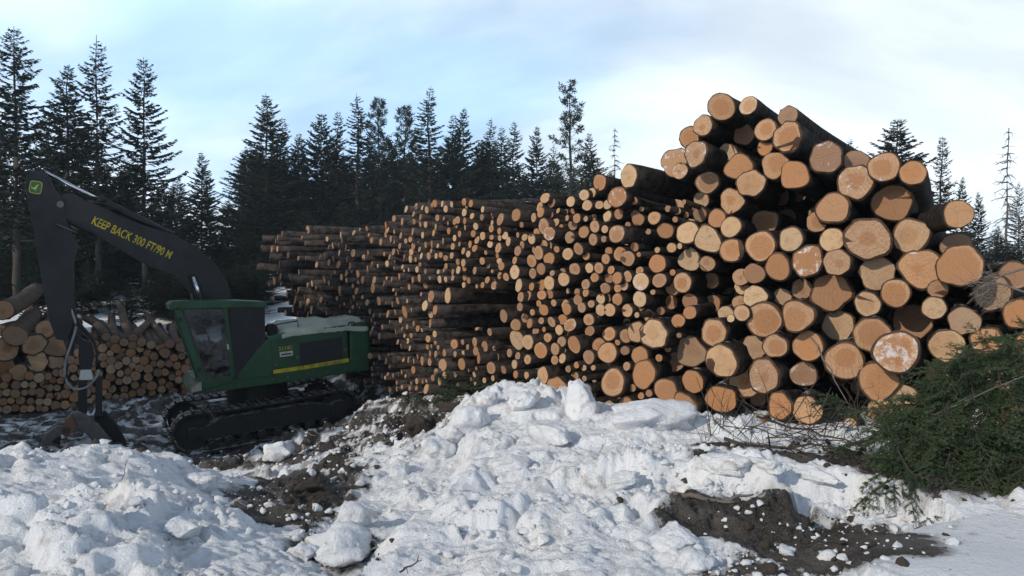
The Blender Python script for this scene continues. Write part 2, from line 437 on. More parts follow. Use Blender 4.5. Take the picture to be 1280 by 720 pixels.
R8 = (1040,400,4,[(230,305,170,180),(350,390,155,130),(240,455,130,110,'o'),(550,265,160,130,'ss'),(680,235,120,120,'ss')])
R6 = (840,380,4,[(210,142,125,125,'c'),(95,240,155,155,'s'),(250,285,175,150,'rp'),(18,290,60,95,'s'),(105,388,112,112),(65,512,125,130),(245,475,130,140,'o'),(360,390,120,155,'b'),
 (458,360,160,165,'c'),(415,215,100,120,'s'),(517,210,125,115,'r'),(658,350,138,125,'s'),(680,210,155,150),(862,285,190,180),(835,110,170,150,'s'),(540,510,135,120,'o'),(675,530,150,120,'o'),
 (155,590,110,40,'o'),(460,595,60,40,'o'),(660,605,60,50,'o'),(890,600,50,60,'o'),(430,470,90,80,'ss')])
R5 = (640,380,4,[(312,203,82,85),(145,232,45,80,'r'),(217,225,40,62),(250,188,35,50),(180,168,60,45),(255,228,35,45),(215,280,35,45),(253,272,38,48),(80,190,38,75),(28,180,45,90,'s'),
 (90,97,32,50),(65,70,32,48),(200,90,38,50,'n'),(255,78,38,52),(292,105,40,65,'nn'),(237,130,38,52),(270,140,38,50),(160,30,42,55),(275,25,45,60),(350,18,40,50),(445,30,45,60),
 (490,30,52,65),(578,33,55,65),(640,0,70,50),(530,5,50,40),(385,78,45,58),(415,72,38,45),(390,135,60,50,'s'),(488,150,65,70),(440,215,75,85,'b'),(480,243,98,98),(385,265,75,70,'n'),
 (570,160,90,70,'b'),(625,140,70,100),(710,150,130,140,'p'),(640,258,90,90),(575,305,50,30),(660,352,115,130),(808,295,95,110),(505,395,118,130,'rp'),(580,530,115,110,'o'),
 (155,358,65,88,'or'),(105,440,85,100,'or'),(225,428,100,122,'orp'),(205,512,65,75,'o'),(20,352,35,40,'o'),(75,358,35,40,'o'),(770,435,135,120),(905,388,110,115),(720,510,80,90,'s'),
 (790,555,60,90,'o'),(770,625,60,50,'so'),(835,75,70,40),(680,55,65,65,'s'),(575,90,50,40,'ss'),(120,135,30,45,'ss'),(20,105,40,60,'s')])
R7 = (640,200,4,[(585,80,100,108,'rpp'),(440,112,60,80),(400,165,42,52),(362,175,45,55),(377,227,48,52),(295,208,38,52),(197,213,36,48),(167,190,36,52),(140,235,34,50),(145,262,34,52),
 (110,288,36,48),(22,275,52,62,'p'),(528,185,92,100,'np'),(480,222,40,50),(438,225,42,42),(478,283,50,56),(535,270,50,52),(618,275,45,50,'s'),(632,298,50,60),(712,290,85,65),
 (768,350,85,60),(525,370,72,85,'rpp'),(360,360,50,58),(415,333,50,60),(407,398,52,58),(160,332,55,80),(187,368,50,68,'nnp'),(290,387,44,60,'g'),(325,292,42,48),(305,325,45,55,'s'),
 (410,288,42,38,'s'),(485,455,38,40),(470,495,42,48),(540,470,62,70),(580,492,65,76),(333,445,46,58),(280,470,46,60),(315,545,44,58),(260,597,50,66),(255,560,35,40,'s'),(187,493,50,60),
 (100,505,48,62),(135,465,55,70),(115,450,30,40),(187,432,45,45),(160,425,30,50),(147,545,42,58),(105,567,40,52,'g'),(187,615,55,72),(150,625,40,55),(150,675,32,48),(190,672,36,44),
 (100,633,30,42),(35,627,45,65),(80,680,34,48),(45,685,32,50),(15,560,45,72),(30,455,45,50,'g'),(52,425,36,40),(100,395,45,52),(65,387,30,35),(30,375,28,28),(15,502,30,40),(125,365,30,45),
 (388,540,42,50),(436,540,42,55),(415,588,36,45),(497,550,36,42),(485,592,42,50,'s'),(527,590,45,60),(580,582,46,56),(562,628,46,50),(530,640,35,45),(645,608,78,88,'n'),(728,518,75,90,'o'),
 (738,602,68,72),(640,545,45,22),(800,640,60,70),(852,613,95,100),(893,500,90,110,'s'),(370,622,38,50,'n'),(370,660,45,30),(328,662,40,40),(468,642,44,54,'n'),(480,690,40,48),(445,695,40,50),
 (528,697,58,60),(330,700,50,50),(640,695,68,80,'n'),(270,710,40,30),(135,710,40,20),(210,710,40,25)])
F1 = (480,240,4,[(320,520,42,75,'pp'),(237,522,34,60,'npp'),(206,568,30,52,'pp'),(257,590,24,48,'pp'),(235,612,25,40,'pp'),(232,658,26,46,'pp'),(255,710,22,35),
 (583,137,48,62,'np'),(663,115,48,62,'p'),(750,128,34,48),(542,120,28,30,'s'),(542,155,28,30),(538,183,26,38),(578,195,30,34),(607,218,30,38),(623,247,34,48),(580,230,25,30),(670,215,28,32),
 (705,225,28,32),(573,280,42,52,'n'),(532,262,26,34),(693,265,35,38),(668,300,46,48,'s'),(655,342,32,36),(588,370,34,44),(578,345,28,30),(568,318,24,28),(580,418,32,36),(612,425,36,42),
 (650,400,55,75,'p'),(675,467,46,68),(685,525,30,50,'s'),(720,520,34,48),(740,473,30,42),(552,467,30,44,'nn'),(518,440,30,36),(545,445,25,35,'n'),(495,220,30,42),(448,208,26,36),(467,240,28,40),
 (460,172,26,36),(432,262,24,38),(442,120,22,30),(405,145,22,34),(403,102,30,40),(402,50,28,36),(415,68,24,30),(436,58,26,38),(495,87,24,34),(340,62,24,32),(310,85,26,38),(293,60,24,32),
 (255,58,30,38),(240,70,20,30),(215,90,24,36),(162,72,26,34),(112,86,26,36),(92,148,26,38),(152,148,18,30,'s'),(184,126,24,36),(182,160,20,32),(268,130,24,34),(260,175,20,34),(250,205,22,34),
 (145,198,22,40),(195,216,20,34),(85,218,20,34),(110,245,16,26),(240,262,24,38),(210,265,22,34),(297,245,18,34),(325,195,20,34),(370,140,24,38),(355,148,20,34),(360,175,18,28),(380,210,22,34),
 (407,178,20,28),(355,230,20,34),(345,272,22,34),(340,318,22,34),(398,295,22,36),(423,310,20,34),(455,282,28,36),(370,350,20,34),(398,355,24,40),(405,378,24,40),(373,390,22,40),(345,400,18,34),
 (455,393,22,38),(493,345,36,38,'o'),(405,430,20,30),(425,443,22,34),(400,465,24,30),(310,437,18,30),(280,437,20,38),(345,430,16,28),(312,370,14,28),(285,315,18,30),(262,320,16,30),(225,320,18,38),
 (237,295,18,26),(188,320,14,34),(148,270,18,34),(138,300,18,34),(133,335,20,40),(100,330,22,38),(48,300,14,34),(50,245,14,26),(178,430,20,40),(145,440,16,34),(127,475,14,30),(510,303,12,24),
 (860,555,32,42),(797,592,38,58),(778,560,40,56,'s'),(600,620,36,68,'s'),(730,655,28,48),(703,630,30,48,'s'),(660,672,38,75,'s'),(893,637,36,50),(915,590,40,50),(910,565,40,50),(842,652,38,50,'n'),
 (933,665,38,60,'nn'),(880,690,36,48),(905,700,36,44),(530,700,24,40,'s'),(765,695,25,45,'s')])
F2 = (460,340,4,[(555,430,36,60,'p'),(617,480,38,62,'p'),(375,465,36,62,'s'),(470,460,50,60),(488,450,24,52),(540,395,28,46),(585,375,38,60,'s'),(535,350,24,46),(433,360,14,48),(383,405,18,38),
 (437,410,20,30),(500,375,12,30),(477,407,12,30),(475,350,10,28),(335,323,22,48),(302,335,12,36),(340,410,12,34),(328,450,14,34),(310,450,14,40),(272,445,16,46),(228,490,14,40),(340,500,16,38),
 (383,518,18,40),(360,545,16,44),(292,585,16,50),(170,500,12,25),(205,440,12,34),(150,350,12,26)])
FA = (310,240,4,[(75,232,14,32,'p'),(68,283,12,34),(110,328,20,46,'p'),(95,325,18,40),(120,285,12,36),(148,285,12,32),(150,228,10,28),(138,250,14,32),(172,208,16,28,'p'),(300,188,14,40,'p'),(158,365,16,42,'p'),
 (48,372,12,36),(220,438,16,46,'p'),(205,425,10,34),(163,422,12,36),(132,445,10,40),(218,490,10,30),(252,492,12,34,'p'),(237,505,8,36),(237,540,8,50),(195,510,6,40),(283,530,12,36),(300,548,14,38,'p'),
 (262,563,10,36),(287,580,12,36),(318,590,14,40,'p'),(300,612,12,30),(225,585,16,38),(150,590,6,26),(465,215,18,34),(397,235,8,26),(470,240,14,34,'p'),(425,268,14,32),(455,268,10,30),(385,318,18,40,'p'),
 (458,305,12,34),(527,305,22,40),(495,338,14,34),(428,335,10,30),(453,363,18,40,'p'),(510,370,16,40),(493,405,16,36),(383,438,14,36),(405,455,12,28),(460,490,18,46),(543,495,12,36),(530,203,10,26),
 (560,188,12,18),(595,182,12,26),(690,165,18,30),(605,215,8,20),(698,190,14,30),(665,250,16,36),(715,235,20,34),(730,240,18,36),(690,215,10,28),(727,300,14,36),(625,480,28,50),(575,440,16,40),
 (550,410,20,40),(655,545,14,44),(632,440,12,36),(600,385,12,36),(700,610,12,40),(785,600,26,60,'o'),(750,545,10,40),(740,700,10,36),(857,430,22,44,'o'),(820,300,20,40)])
DK = (0,360,3.27,[(62,195,92,72,'pg'),(15,90,80,90),(185,168,75,60),(140,232,88,85),(225,240,88,85),(150,300,88,75),(25,250,100,60),(20,315,70,60),(230,300,68,60),(75,345,70,60),(120,360,38,38,'o'),(5,175,50,60)])

YT = ([-200,330,400,480,560,640,700,800,900,1000,1100,1200,1280,1400],[27,24,22,19.5,17,15,14,12.4,11.4,10.7,10.1,9.6,9.2,8.8])
AZT = ([330,500,560,640,700,800,900,1000,1100,1280],[64,62,58,50,43,37,33,31,30,30])
TOP = ([330,400,440,470,500,530,590,640,680,700,740,770,800,830,850,870,900,940,980,1000,1020,1060,1130,1160,1200,1225,1240,1270,1300,1360],
       [285,290,300,285,258,252,250,266,250,255,230,216,216,226,180,150,130,135,155,172,190,205,215,240,268,312,350,370,380,390])
BOT = ([330,400,480,560,660,760,860,1000,1100,1200,1280],[440,470,495,485,500,525,532,528,532,500,470])
FY = ([330,400,480,560,660,760,860,1000,1100,1200,1280],[450,475,500,490,505,530,540,540,540,540,540])

logs = []           # dicts: px, py, h (apparent height in photograph px), c, d, r, L, flags, deck
def add_log(px, py, w, h, fl, deck, az=None, pit=None, L=None):
    rr = random.Random(int(px * 7919 + py * 104729))
    if deck == 'low':
        D = 24.6 + (px - 120) * .006 + max(0, 470 - py) * .012
        a = -27 + rr.gauss(0, 2.5) if az is None else az
        pt = (rr.gauss(1.1, .3) if px > 128 else rr.gauss(-.2, .5)) if pit is None else pit
        pr = .5 * fl.count('p') + rr.uniform(-.12, .12)
        LL = 9.0
    else:
        Y0 = float(np.interp(px, *YT)); hgt = max(0, (np.interp(px, *FY) - py) / F * Y0)
        D = Y0 + .14 * hgt
        a = float(np.interp(px, *AZT)) + rr.gauss(0, 3.2) if az is None else az
        pt = rr.gauss(-1.0, 2.0) if pit is None else pit
        pr = .38 * fl.count('p') - .46 * fl.count('s') - .22 * fl.count('b') + rr.uniform(-.14, .14)
        LL = 5.6 + rr.uniform(-.6, .8)
    a = math.radians(a); pt = math.radians(pt)
    d = Vector((math.sin(a) * math.cos(pt), math.cos(a) * math.cos(pt), math.sin(pt)))
    Dp = D - pr * d.y
    c = at(px, py, Dp)
    if deck != 'low' and w and w < h: pass
    r = .5 * h * Dp / F
    logs.append(dict(px=px, py=py, h=h, w=w, c=c, d=d, r=r, L=LL if L is None else L, fl=fl, deck=deck, seed=rr.random()))

def near_dup(px, py, h):
    return any(math.hypot(l['px'] - px, l['py'] - py) < .36 * min(h, l['h']) + .6 for l in logs)
for (ox, oy, s, L_) in (R1, R2, R3, R4, R8, R6, R5, R7, F1, F2, FA):
    for e in L_:
        px, py, w, h = ox + e[0] / s, oy + e[1] / s, e[2] / s, e[3] / s
        fl = e[4] if len(e) > 4 else ''
        if near_dup(px, py, h): continue
        hh = h if px < 820 else max(h, w * .92)
        if h < w * .75: py += (w * .85 - h) / 2 if 'o' not in fl or py < 500 else (w * .8 - h) / 2; hh = w * .88
        kw = {}
        q = (round(px), round(py))
        if (px, py) == (786.25, 220): kw = dict(L=7, pit=-3, az=47)
        if abs(px - 771) < 2 and abs(py - 292) < 3: kw = dict(az=48, pit=-3)
        if ox == 820 and oy == 100 and e[1] < 300 and 440 < e[0]: kw = dict(pit=-5, az=37)
        if px == 1040 + 632 / 4: kw = dict(az=15, pit=0)
        add_log(px, py, w, hh, fl, 'tall' if px > 843 else 'middle' if px > 632 else 'far', **kw)
# outer logs seen at the right edge of the tall deck, among the boughs
for (px, py, h, fl) in [(1268,345,34,'s'),(1252,470,34,'s'),(1262,515,34,'s'),(1290,430,36,'o')]:
    add_log(px, py, h, h, fl, 'tall')
_o = DK
for e in DK[3]:
    add_log(e[0] / 3.27, 360 + e[1] / 3.27, e[2] / 3.27, e[2] / 3.27 * .93, e[4] if len(e) > 4 else '', 'low', **(dict(az=-26.5, pit=.6) if 'g' in (e[4] if len(e) > 4 else '') else {}))
for (px, py, h) in [(133,421,10),(144,424,11),(155,428,10),(166,432,11),(177,428,10.5),(189,431,11),(200,433,11),(212,430,11),(226,434,12),(239,438,11)]:
    add_log(px, py, h, h, random.Random(px).choice(['', 'g', 'r']), 'low', az=-28, pit=1.3)
# the rest of the low deck: small sawlogs, stacked close
rr = random.Random(5)
top_low = ([0,60,100,122,160,200,240,260],[452,470,440,425,418,428,432,440]); bot_low = ([0,60,130,200,260],[517,516,503,493,488])
yy = 416
row = 0
while yy < 520:
    xx = -12 + (row % 2) * 5
    while xx < 262:
        px = xx + rr.uniform(-1.6, 1.6); py = yy + rr.uniform(-1.4, 1.4)
        h = rr.uniform(7.5, 12.5)
        if np.interp(px, *top_low) < py < np.interp(px, *bot_low) and not any(l['deck'] == 'low' and math.hypot(l['px'] - px, l['py'] - py) < .5 * (l['h'] + h) * .86 for l in logs):
            add_log(px, py, h, h, rr.choice(['', '', 'g', 'o', 'r']), 'low')
        xx += 5.2
    yy += 5.0; row += 1
# small ends between the traced ones in the far deck
for k in range(5200):
    px = rr.uniform(336, 860); py = rr.uniform(250, 520)
    h = rr.uniform(4.5, 8.5) * (1 if px < 620 else 1.45)
    if not (np.interp(px, *TOP) + 6 < py < np.interp(px, *BOT) - 4): continue
    if 538 < px < 640 and 358 < py < 428: continue
    if any(abs(l['px'] - px) < 40 and math.hypot((l['px'] - px) * (1.5 if px < 560 else 1.0), l['py'] - py) < .5 * (l['h'] + h) * 1.02 for l in logs if l['deck'] != 'low'): continue
    if rr.random() < (.45 if px > 600 else .68 if px > 480 else .82): continue
    add_log(px, py, h * .6, h, rr.choice(['', 'b', 's', 'g', '', 'bs']), 'far' if px < 632 else 'middle')

def rank(l): return l['fl'].count('p') * .5 - l['fl'].count('b') - l['fl'].count('s') * .8 + .004 * l['h']
_L = sorted(logs, key=lambda l: -rank(l))
for i, l in enumerate(_L):
    if l['h'] < 5: continue
    for _ in range(3):
        moved = False
        for m_ in _L[:i]:
            dd = math.hypot(l['px'] - m_['px'], l['py'] - m_['py'])
            if dd < .47 * (l['h'] + m_['h']) and abs(l['c'].y - m_['c'].y) < .9:
                need = (.10 + .5 * m_['r']) if dd < .40 * (l['h'] + m_['h']) else .05
                gap = (l['c'] - m_['c']).dot(m_['d'])
                if gap < need:
                    k = (need - gap) / max(.3, l['d'].dot(m_['d'])); D0 = l['c'].y
                    n_ = at(l['px'], l['py'], D0 + k * l['d'].y); l['r'] *= n_.y / D0; l['c'] = n_; moved = True
        if not moved: break

# ---- look of bark and sawn ends
def bark_material():
    m = NT('rough_bark')
    tc = m.n('TexCoord').outputs['Object']
    at_ = m.n('Attribute', attribute_name='ec').outputs['Vector']
    n1 = m.noise(tc, 7, 7, .68); n2 = m.noise(tc, 26, 5, .65); n3 = m.noise(tc, 1.1, 3)
    c = m.mix(m.ramp(n1, .34, .68), (.009, .008, .008), (.050, .038, .032))
    c = m.mix(m.math('MULTIPLY', m.ramp(n3, .5, .72), .5), c, (.062, .053, .050))
    geo = m.n('NewGeometry'); sx = m.n('SeparateXYZ'); m.l(geo.outputs['Normal'], sx.inputs[0])
    sn = m.math('MULTIPLY', m.ramp(sx.outputs[2], .72, .95), m.ramp(m.noise(tc, 3.1, 6, .7), .56, .64))
    c = m.mix(m.math('MULTIPLY', sn, .75), c, (.72, .74, .78))
    m.base(c, .95, 0, .15)
    m.bump(m.math('ADD', n1, m.math('MULTIPLY', n2, .5)), .9, .05)
    return m.m
def end_material():
    m = NT('sawn_log_end')
    A = m.n('Attribute', attribute_name='ec').outputs['Vector']
    B = m.n('Attribute', attribute_name='par').outputs['Vector']
    s = m.n('SeparateXYZ'); m.l(A, s.inputs[0]); p = m.n('SeparateXYZ'); m.l(B, p.inputs[0])
    x, y, seed = s.outputs; heart, frost, tone = p.outputs
    v = m.n('CombineXYZ'); m.l(x, v.inputs[0]); m.l(y, v.inputs[1]); m.l(m.math('MULTIPLY', seed, 53.0), v.inputs[2]); v = v.outputs[0]
    nlo = m.noise(v, 1.9, 6, .68); nhi = m.noise(v, 9, 5, .65); ngr = m.noise(v, 34, 3, .6)
    dx = m.math('SUBTRACT', x, m.math('MULTIPLY', m.math('SUBTRACT', seed, .5), .35))
    dy = m.math('SUBTRACT', y, m.math('MULTIPLY', m.math('SUBTRACT', m.math('FRACT', m.math('MULTIPLY', seed, 7.31)), .5), .35))
    rad = m.math('SQRT', m.math('ADD', m.math('MULTIPLY', dx, dx), m.math('MULTIPLY', dy, dy)))
    radd = m.math('ADD', rad, m.math('MULTIPLY', m.math('SUBTRACT', nlo, .5), .32))
    hk = m.math('SUBTRACT', radd, heart)
    hm = m.ramp(m.math('ADD', hk, m.math('MULTIPLY', m.math('SUBTRACT', nhi, .5), .22)), -.07, .08, 1, 0)
    sap = m.mix(nlo, (.44, .262, .148), (.64, .44, .275)); hrt = m.mix(nlo, (.33, .160, .070), (.50, .265, .125))
    c = m.mix(hm, sap, hrt)
    rings = m.math('SINE', m.math('MULTIPLY', radd, m.math('MULTIPLY_ADD', seed, 30.0, 38.0)))
    c = m.mix(m.math('MULTIPLY', m.math('MULTIPLY', m.ramp(rings, -.2, 1), m.ramp(nhi, .40, .60)), .34), c, (.36, .175, .075))
    # saw marks across the face
    rot = m.math('MULTIPLY', seed, 37.0)
    u = m.math('ADD', m.math('MULTIPLY', x, m.math('COSINE', rot)), m.math('MULTIPLY', y, m.math('SINE', rot)))
    saw = m.math('SINE', m.math('ADD', m.math('MULTIPLY', u, 30), m.math('MULTIPLY', nhi, 7)))
    c = m.mix(m.math('MULTIPLY', m.ramp(saw, .2, 1), .24), c, (.28, .15, .08))
    c = m.mix(m.math('MULTIPLY', m.ramp(nhi, .42, .66), .62), c, (.27, .13, .07))
    # tone: below 0 grey-brown, for weathered wood and for painted-in shade, above 0 orange
    c = m.mix(m.math('MULTIPLY', tone, 1.0, clamp=True), c, m.mix(nhi, (.38, .165, .068), (.52, .255, .11)))
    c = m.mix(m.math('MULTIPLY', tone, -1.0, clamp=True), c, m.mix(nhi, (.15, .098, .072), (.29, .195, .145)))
    q_ = m.math('FRACT', m.math('MULTIPLY', seed, 23.77))
    c = m.mix(m.math('MULTIPLY', m.ramp(q_, .55, .95), .55), c, m.mix(nhi, (.60, .42, .24), (.76, .60, .39)))
    c = m.mix(m.math('MULTIPLY', m.ramp(q_, .0, .35, 1, 0), .42), c, m.mix(nhi, (.26, .132, .068), (.42, .222, .115)))
    # checks running out from the pith
    ang = m.n('Math', operation='ARCTAN2'); m.l(dy, ang.inputs[0]); m.l(dx, ang.inputs[1])
    a1 = m.math('ADD', m.math('MULTIPLY', ang.outputs[0], 1.5), m.math('ADD', m.math('MULTIPLY', seed, 40), m.math('MULTIPLY', nhi, .7)))
    ck = m.math('MULTIPLY', m.ramp(m.math('ABSOLUTE', m.math('SINE', a1)), .0, .08, 1, 0), m.ramp(rad, .35, .75, 1, 0))
    ck = m.math('MULTIPLY', ck, m.ramp(m.math('FRACT', m.math('MULTIPLY', seed, 17.7)), .32, .36))
    c = m.mix(m.math('MULTIPLY', ck, .75), c, (.10, .05, .03))
    c = m.mix(m.ramp(rad, .02, .05, .6, 0), c, (.16, .08, .04))
    blot = m.math('MULTIPLY', m.ramp(nlo, .48, .66), .5)
    c = m.mix(blot, c, m.mix(nhi, (.21, .115, .065), (.36, .21, .125)))
    # dark cambium edge
    rr_ = m.math('SQRT', m.math('ADD', m.math('MULTIPLY', x, x), m.math('MULTIPLY', y, y)))
    c = m.mix(m.ramp(rr_, .93, 1.0, 0, .65), c, (.20, .11, .06))
    # frost and clinging snow
    fr = m.math('ADD', m.math('MULTIPLY', m.math('SUBTRACT', nlo, .5), 1.9), m.math('ADD', m.math('MULTIPLY', m.math('SUBTRACT', nhi, .5), .55), m.math('ADD', m.math('MULTIPLY', rr_, .22), m.math('SUBTRACT', frost, .62))))
    c = m.mix(m.ramp(fr, .0, .24, 0, .8), c, m.mix(ngr, (.55, .52, .52), (.80, .80, .83)))
    c = m.mix(m.math('MULTIPLY', m.ramp(ngr, .35, .75), .38), c, (.20, .11, .065))
    m.base(c, .8, 0, .2)
    m.bump(m.math('ADD', m.math('MULTIPLY', saw, .25), m.math('ADD', nhi, m.math('MULTIPLY', ngr, .6))), .35, .012)
    return m.m
M_BARK, M_END = bark_material(), end_material()
_b = NT('pale_flaky_bark'); _tc = _b.n('TexCoord').outputs['Object']; _n1 = _b.noise(_tc, 5, 7, .7); _n2 = _b.noise(_tc, 24, 4)
_b.base(_b.mix(_b.ramp(_n1, .35, .65), (.045, .032, .026), (.14, .098, .072)), .9, 0, .2); _b.bump(_b.math('ADD', _n1, _n2), .7, .04); M_BARK2 = _b.m
_b = NT('grey_bark'); _tc = _b.n('TexCoord').outputs['Object']; _n1 = _b.noise(_tc, 6, 7, .7); _n2 = _b.noise(_tc, 24, 4)
_b.base(_b.mix(_b.ramp(_n1, .35, .65), (.018, .016, .016), (.085, .072, .068)), .95, 0, .15); _b.bump(_b.math('ADD', _n1, _n2), .8, .04); M_BARK3 = _b.m
M_EDGE = worn('torn_bark_edge', (.075, .042, .026), .9, 0, (.16, .09, .05), .7, 9)

def log_geometry(l, ns, nl):
    """bark verts/faces and end-disc verts/faces, relative to the end's centre"""
    rr = random.Random(l['seed'])
    d = l['d']; e1 = d.cross(Vector((0, 0, 1))).normalized(); e2 = e1.cross(d).normalized()
    if e1.x < 0: pass
    r = l['r']; big = r > .15
    har = [(k, rr.gauss(0, (.042 if k < 4 else .020) if big else .03 / k ** .5), rr.uniform(0, 6.28)) for k in (2, 3, 4, 5, 7)]
    lobes = [(rr.uniform(0, 6.28), rr.uniform(.03, .11)) for _ in range(rr.choice((0, 0, 1, 2)))] if big else []
    tx, ty = rr.gauss(0, .12), rr.gauss(0, .12)
    bend = (rr.gauss(0, .05), rr.gauss(0, .03))
    def out(q, t):
        k = 1 + sum(a * math.sin(n * q + p + t * .6) for n, a, p in har)
        for c0, a in lobes:
            k += a * math.exp(-(((q - c0 + math.pi) % (2 * math.pi) - math.pi) / .35) ** 2) * math.exp(-t * 3)
        return k
    bt = 1.05 + rr.uniform(0, .075)
    BV, BF, ec = [], [], []
    taper = rr.uniform(.0, .12)
    for i in range(nl + 1):
        t = (i / nl) ** 1.5
        for k in range(ns):
            q = 2 * math.pi * k / ns
            R = r * out(q, t * 3) * bt * (1 - taper * t) * (1 + (rr.gauss(0, .03) if i else rr.uniform(-.03, .02)))
            x, y = R * math.cos(q), R * math.sin(q)
            s = t * l['L'] + (tx * x + ty * y if i == 0 else 0) + (rr.gauss(0, .008) if i == 0 else 0)
            BV.append(e1 * (x + bend[0] * t * t * l['L']) + e2 * (y + bend[1] * t * t * l['L']) + d * s)
    for i in range(nl):
        for k in range(ns):
            BF.append((i * ns + k, i * ns + (k + 1) % ns, (i + 1) * ns + (k + 1) % ns, (i + 1) * ns + k))
    BF.append(tuple(range(ns - 1, -1, -1))); BF.append(tuple(nl * ns + k for k in range(ns)))
    EV, EF, EC = [Vector((0, 0, 0)) - d * .012], [], [(0.0, 0.0)]
    for j, m_ in ((0, .55), (1, .985)):
        for k in range(ns):
            q = 2 * math.pi * k / ns
            R = r * out(q, 0) * m_
            x, y = R * math.cos(q), R * math.sin(q)
            EV.append(e1 * x + e2 * y + d * (tx * x + ty * y - .012)); EC.append((m_ * math.cos(q), m_ * math.sin(q)))
    for k in range(ns):
        EF.append((0, 1 + k, 1 + (k + 1) % ns))
        EF.append((1 + k, 1 + ns + k, 1 + ns + (k + 1) % ns, 1 + (k + 1) % ns))
    # a short skirt back into the bark so the end reads as solid wood
    o = len(EV)
    for k in range(ns):
        EV.append(EV[1 + ns + k] + d * .03); EC.append(EC[1 + ns + k])
    for k in range(ns):
        EF.append((1 + ns + k, o + k, o + (k + 1) % ns, 1 + ns + (k + 1) % ns))
    return BV, BF, EV, EF, EC

def log_par(l):
    rr = random.Random(l['seed'] * 91 + 3); fl = l['fl']
    heart = rr.choice((rr.uniform(.25, .4), rr.uniform(.62, .98), rr.uniform(.45, .75), 1.2))
    if 'r' in fl: heart = rr.uniform(.6, .74)
    frost = rr.uniform(0, .12) + (.30 if fl.count('n') == 1 else .38 if fl.count('n') == 2 else 0)
    if rr.random() < .16 and 'n' not in fl: frost += .22
    tone = rr.choice((rr.uniform(-.55, -.1), rr.uniform(-.15, .2), rr.uniform(0, .6)))
    if 'o' in fl: tone = rr.uniform(.55, .9)
    if 'g' in fl: tone = -rr.uniform(.5, .85)
    if 's' in fl: tone = -rr.uniform(.25, .8)  # ends in deep shade: the shade is painted into the wood tone
    if 'n' in fl: tone = min(tone, .1)
    if 'k' in fl: heart = rr.uniform(.3, .42)
    l['par'] = (heart, frost, tone); return l['par']

def set_ec(me, EC, seeds, pars):
    a = me.attributes.new('ec', 'FLOAT_VECTOR', 'POINT'); b = me.attributes.new('par', 'FLOAT_VECTOR', 'POINT')
    a.data.foreach_set('vector', np.array([(x, y, s) for (x, y), s in zip(EC, seeds)], np.float32).ravel())
    b.data.foreach_set('vector', np.array(pars, np.float32).ravel())

logs.sort(key=lambda l: -l['h'] * (1 if l['deck'] != 'low' else .93) * (.75 if 's' in l['fl'] and l['h'] < 14 else 1))
N_IND = 296
ind, rest = logs[:N_IND], logs[N_IND:]
DECKN = {'tall': 'tall front stack', 'middle': 'middle stack', 'far': 'far stack', 'low': 'low stack behind the grapple'}
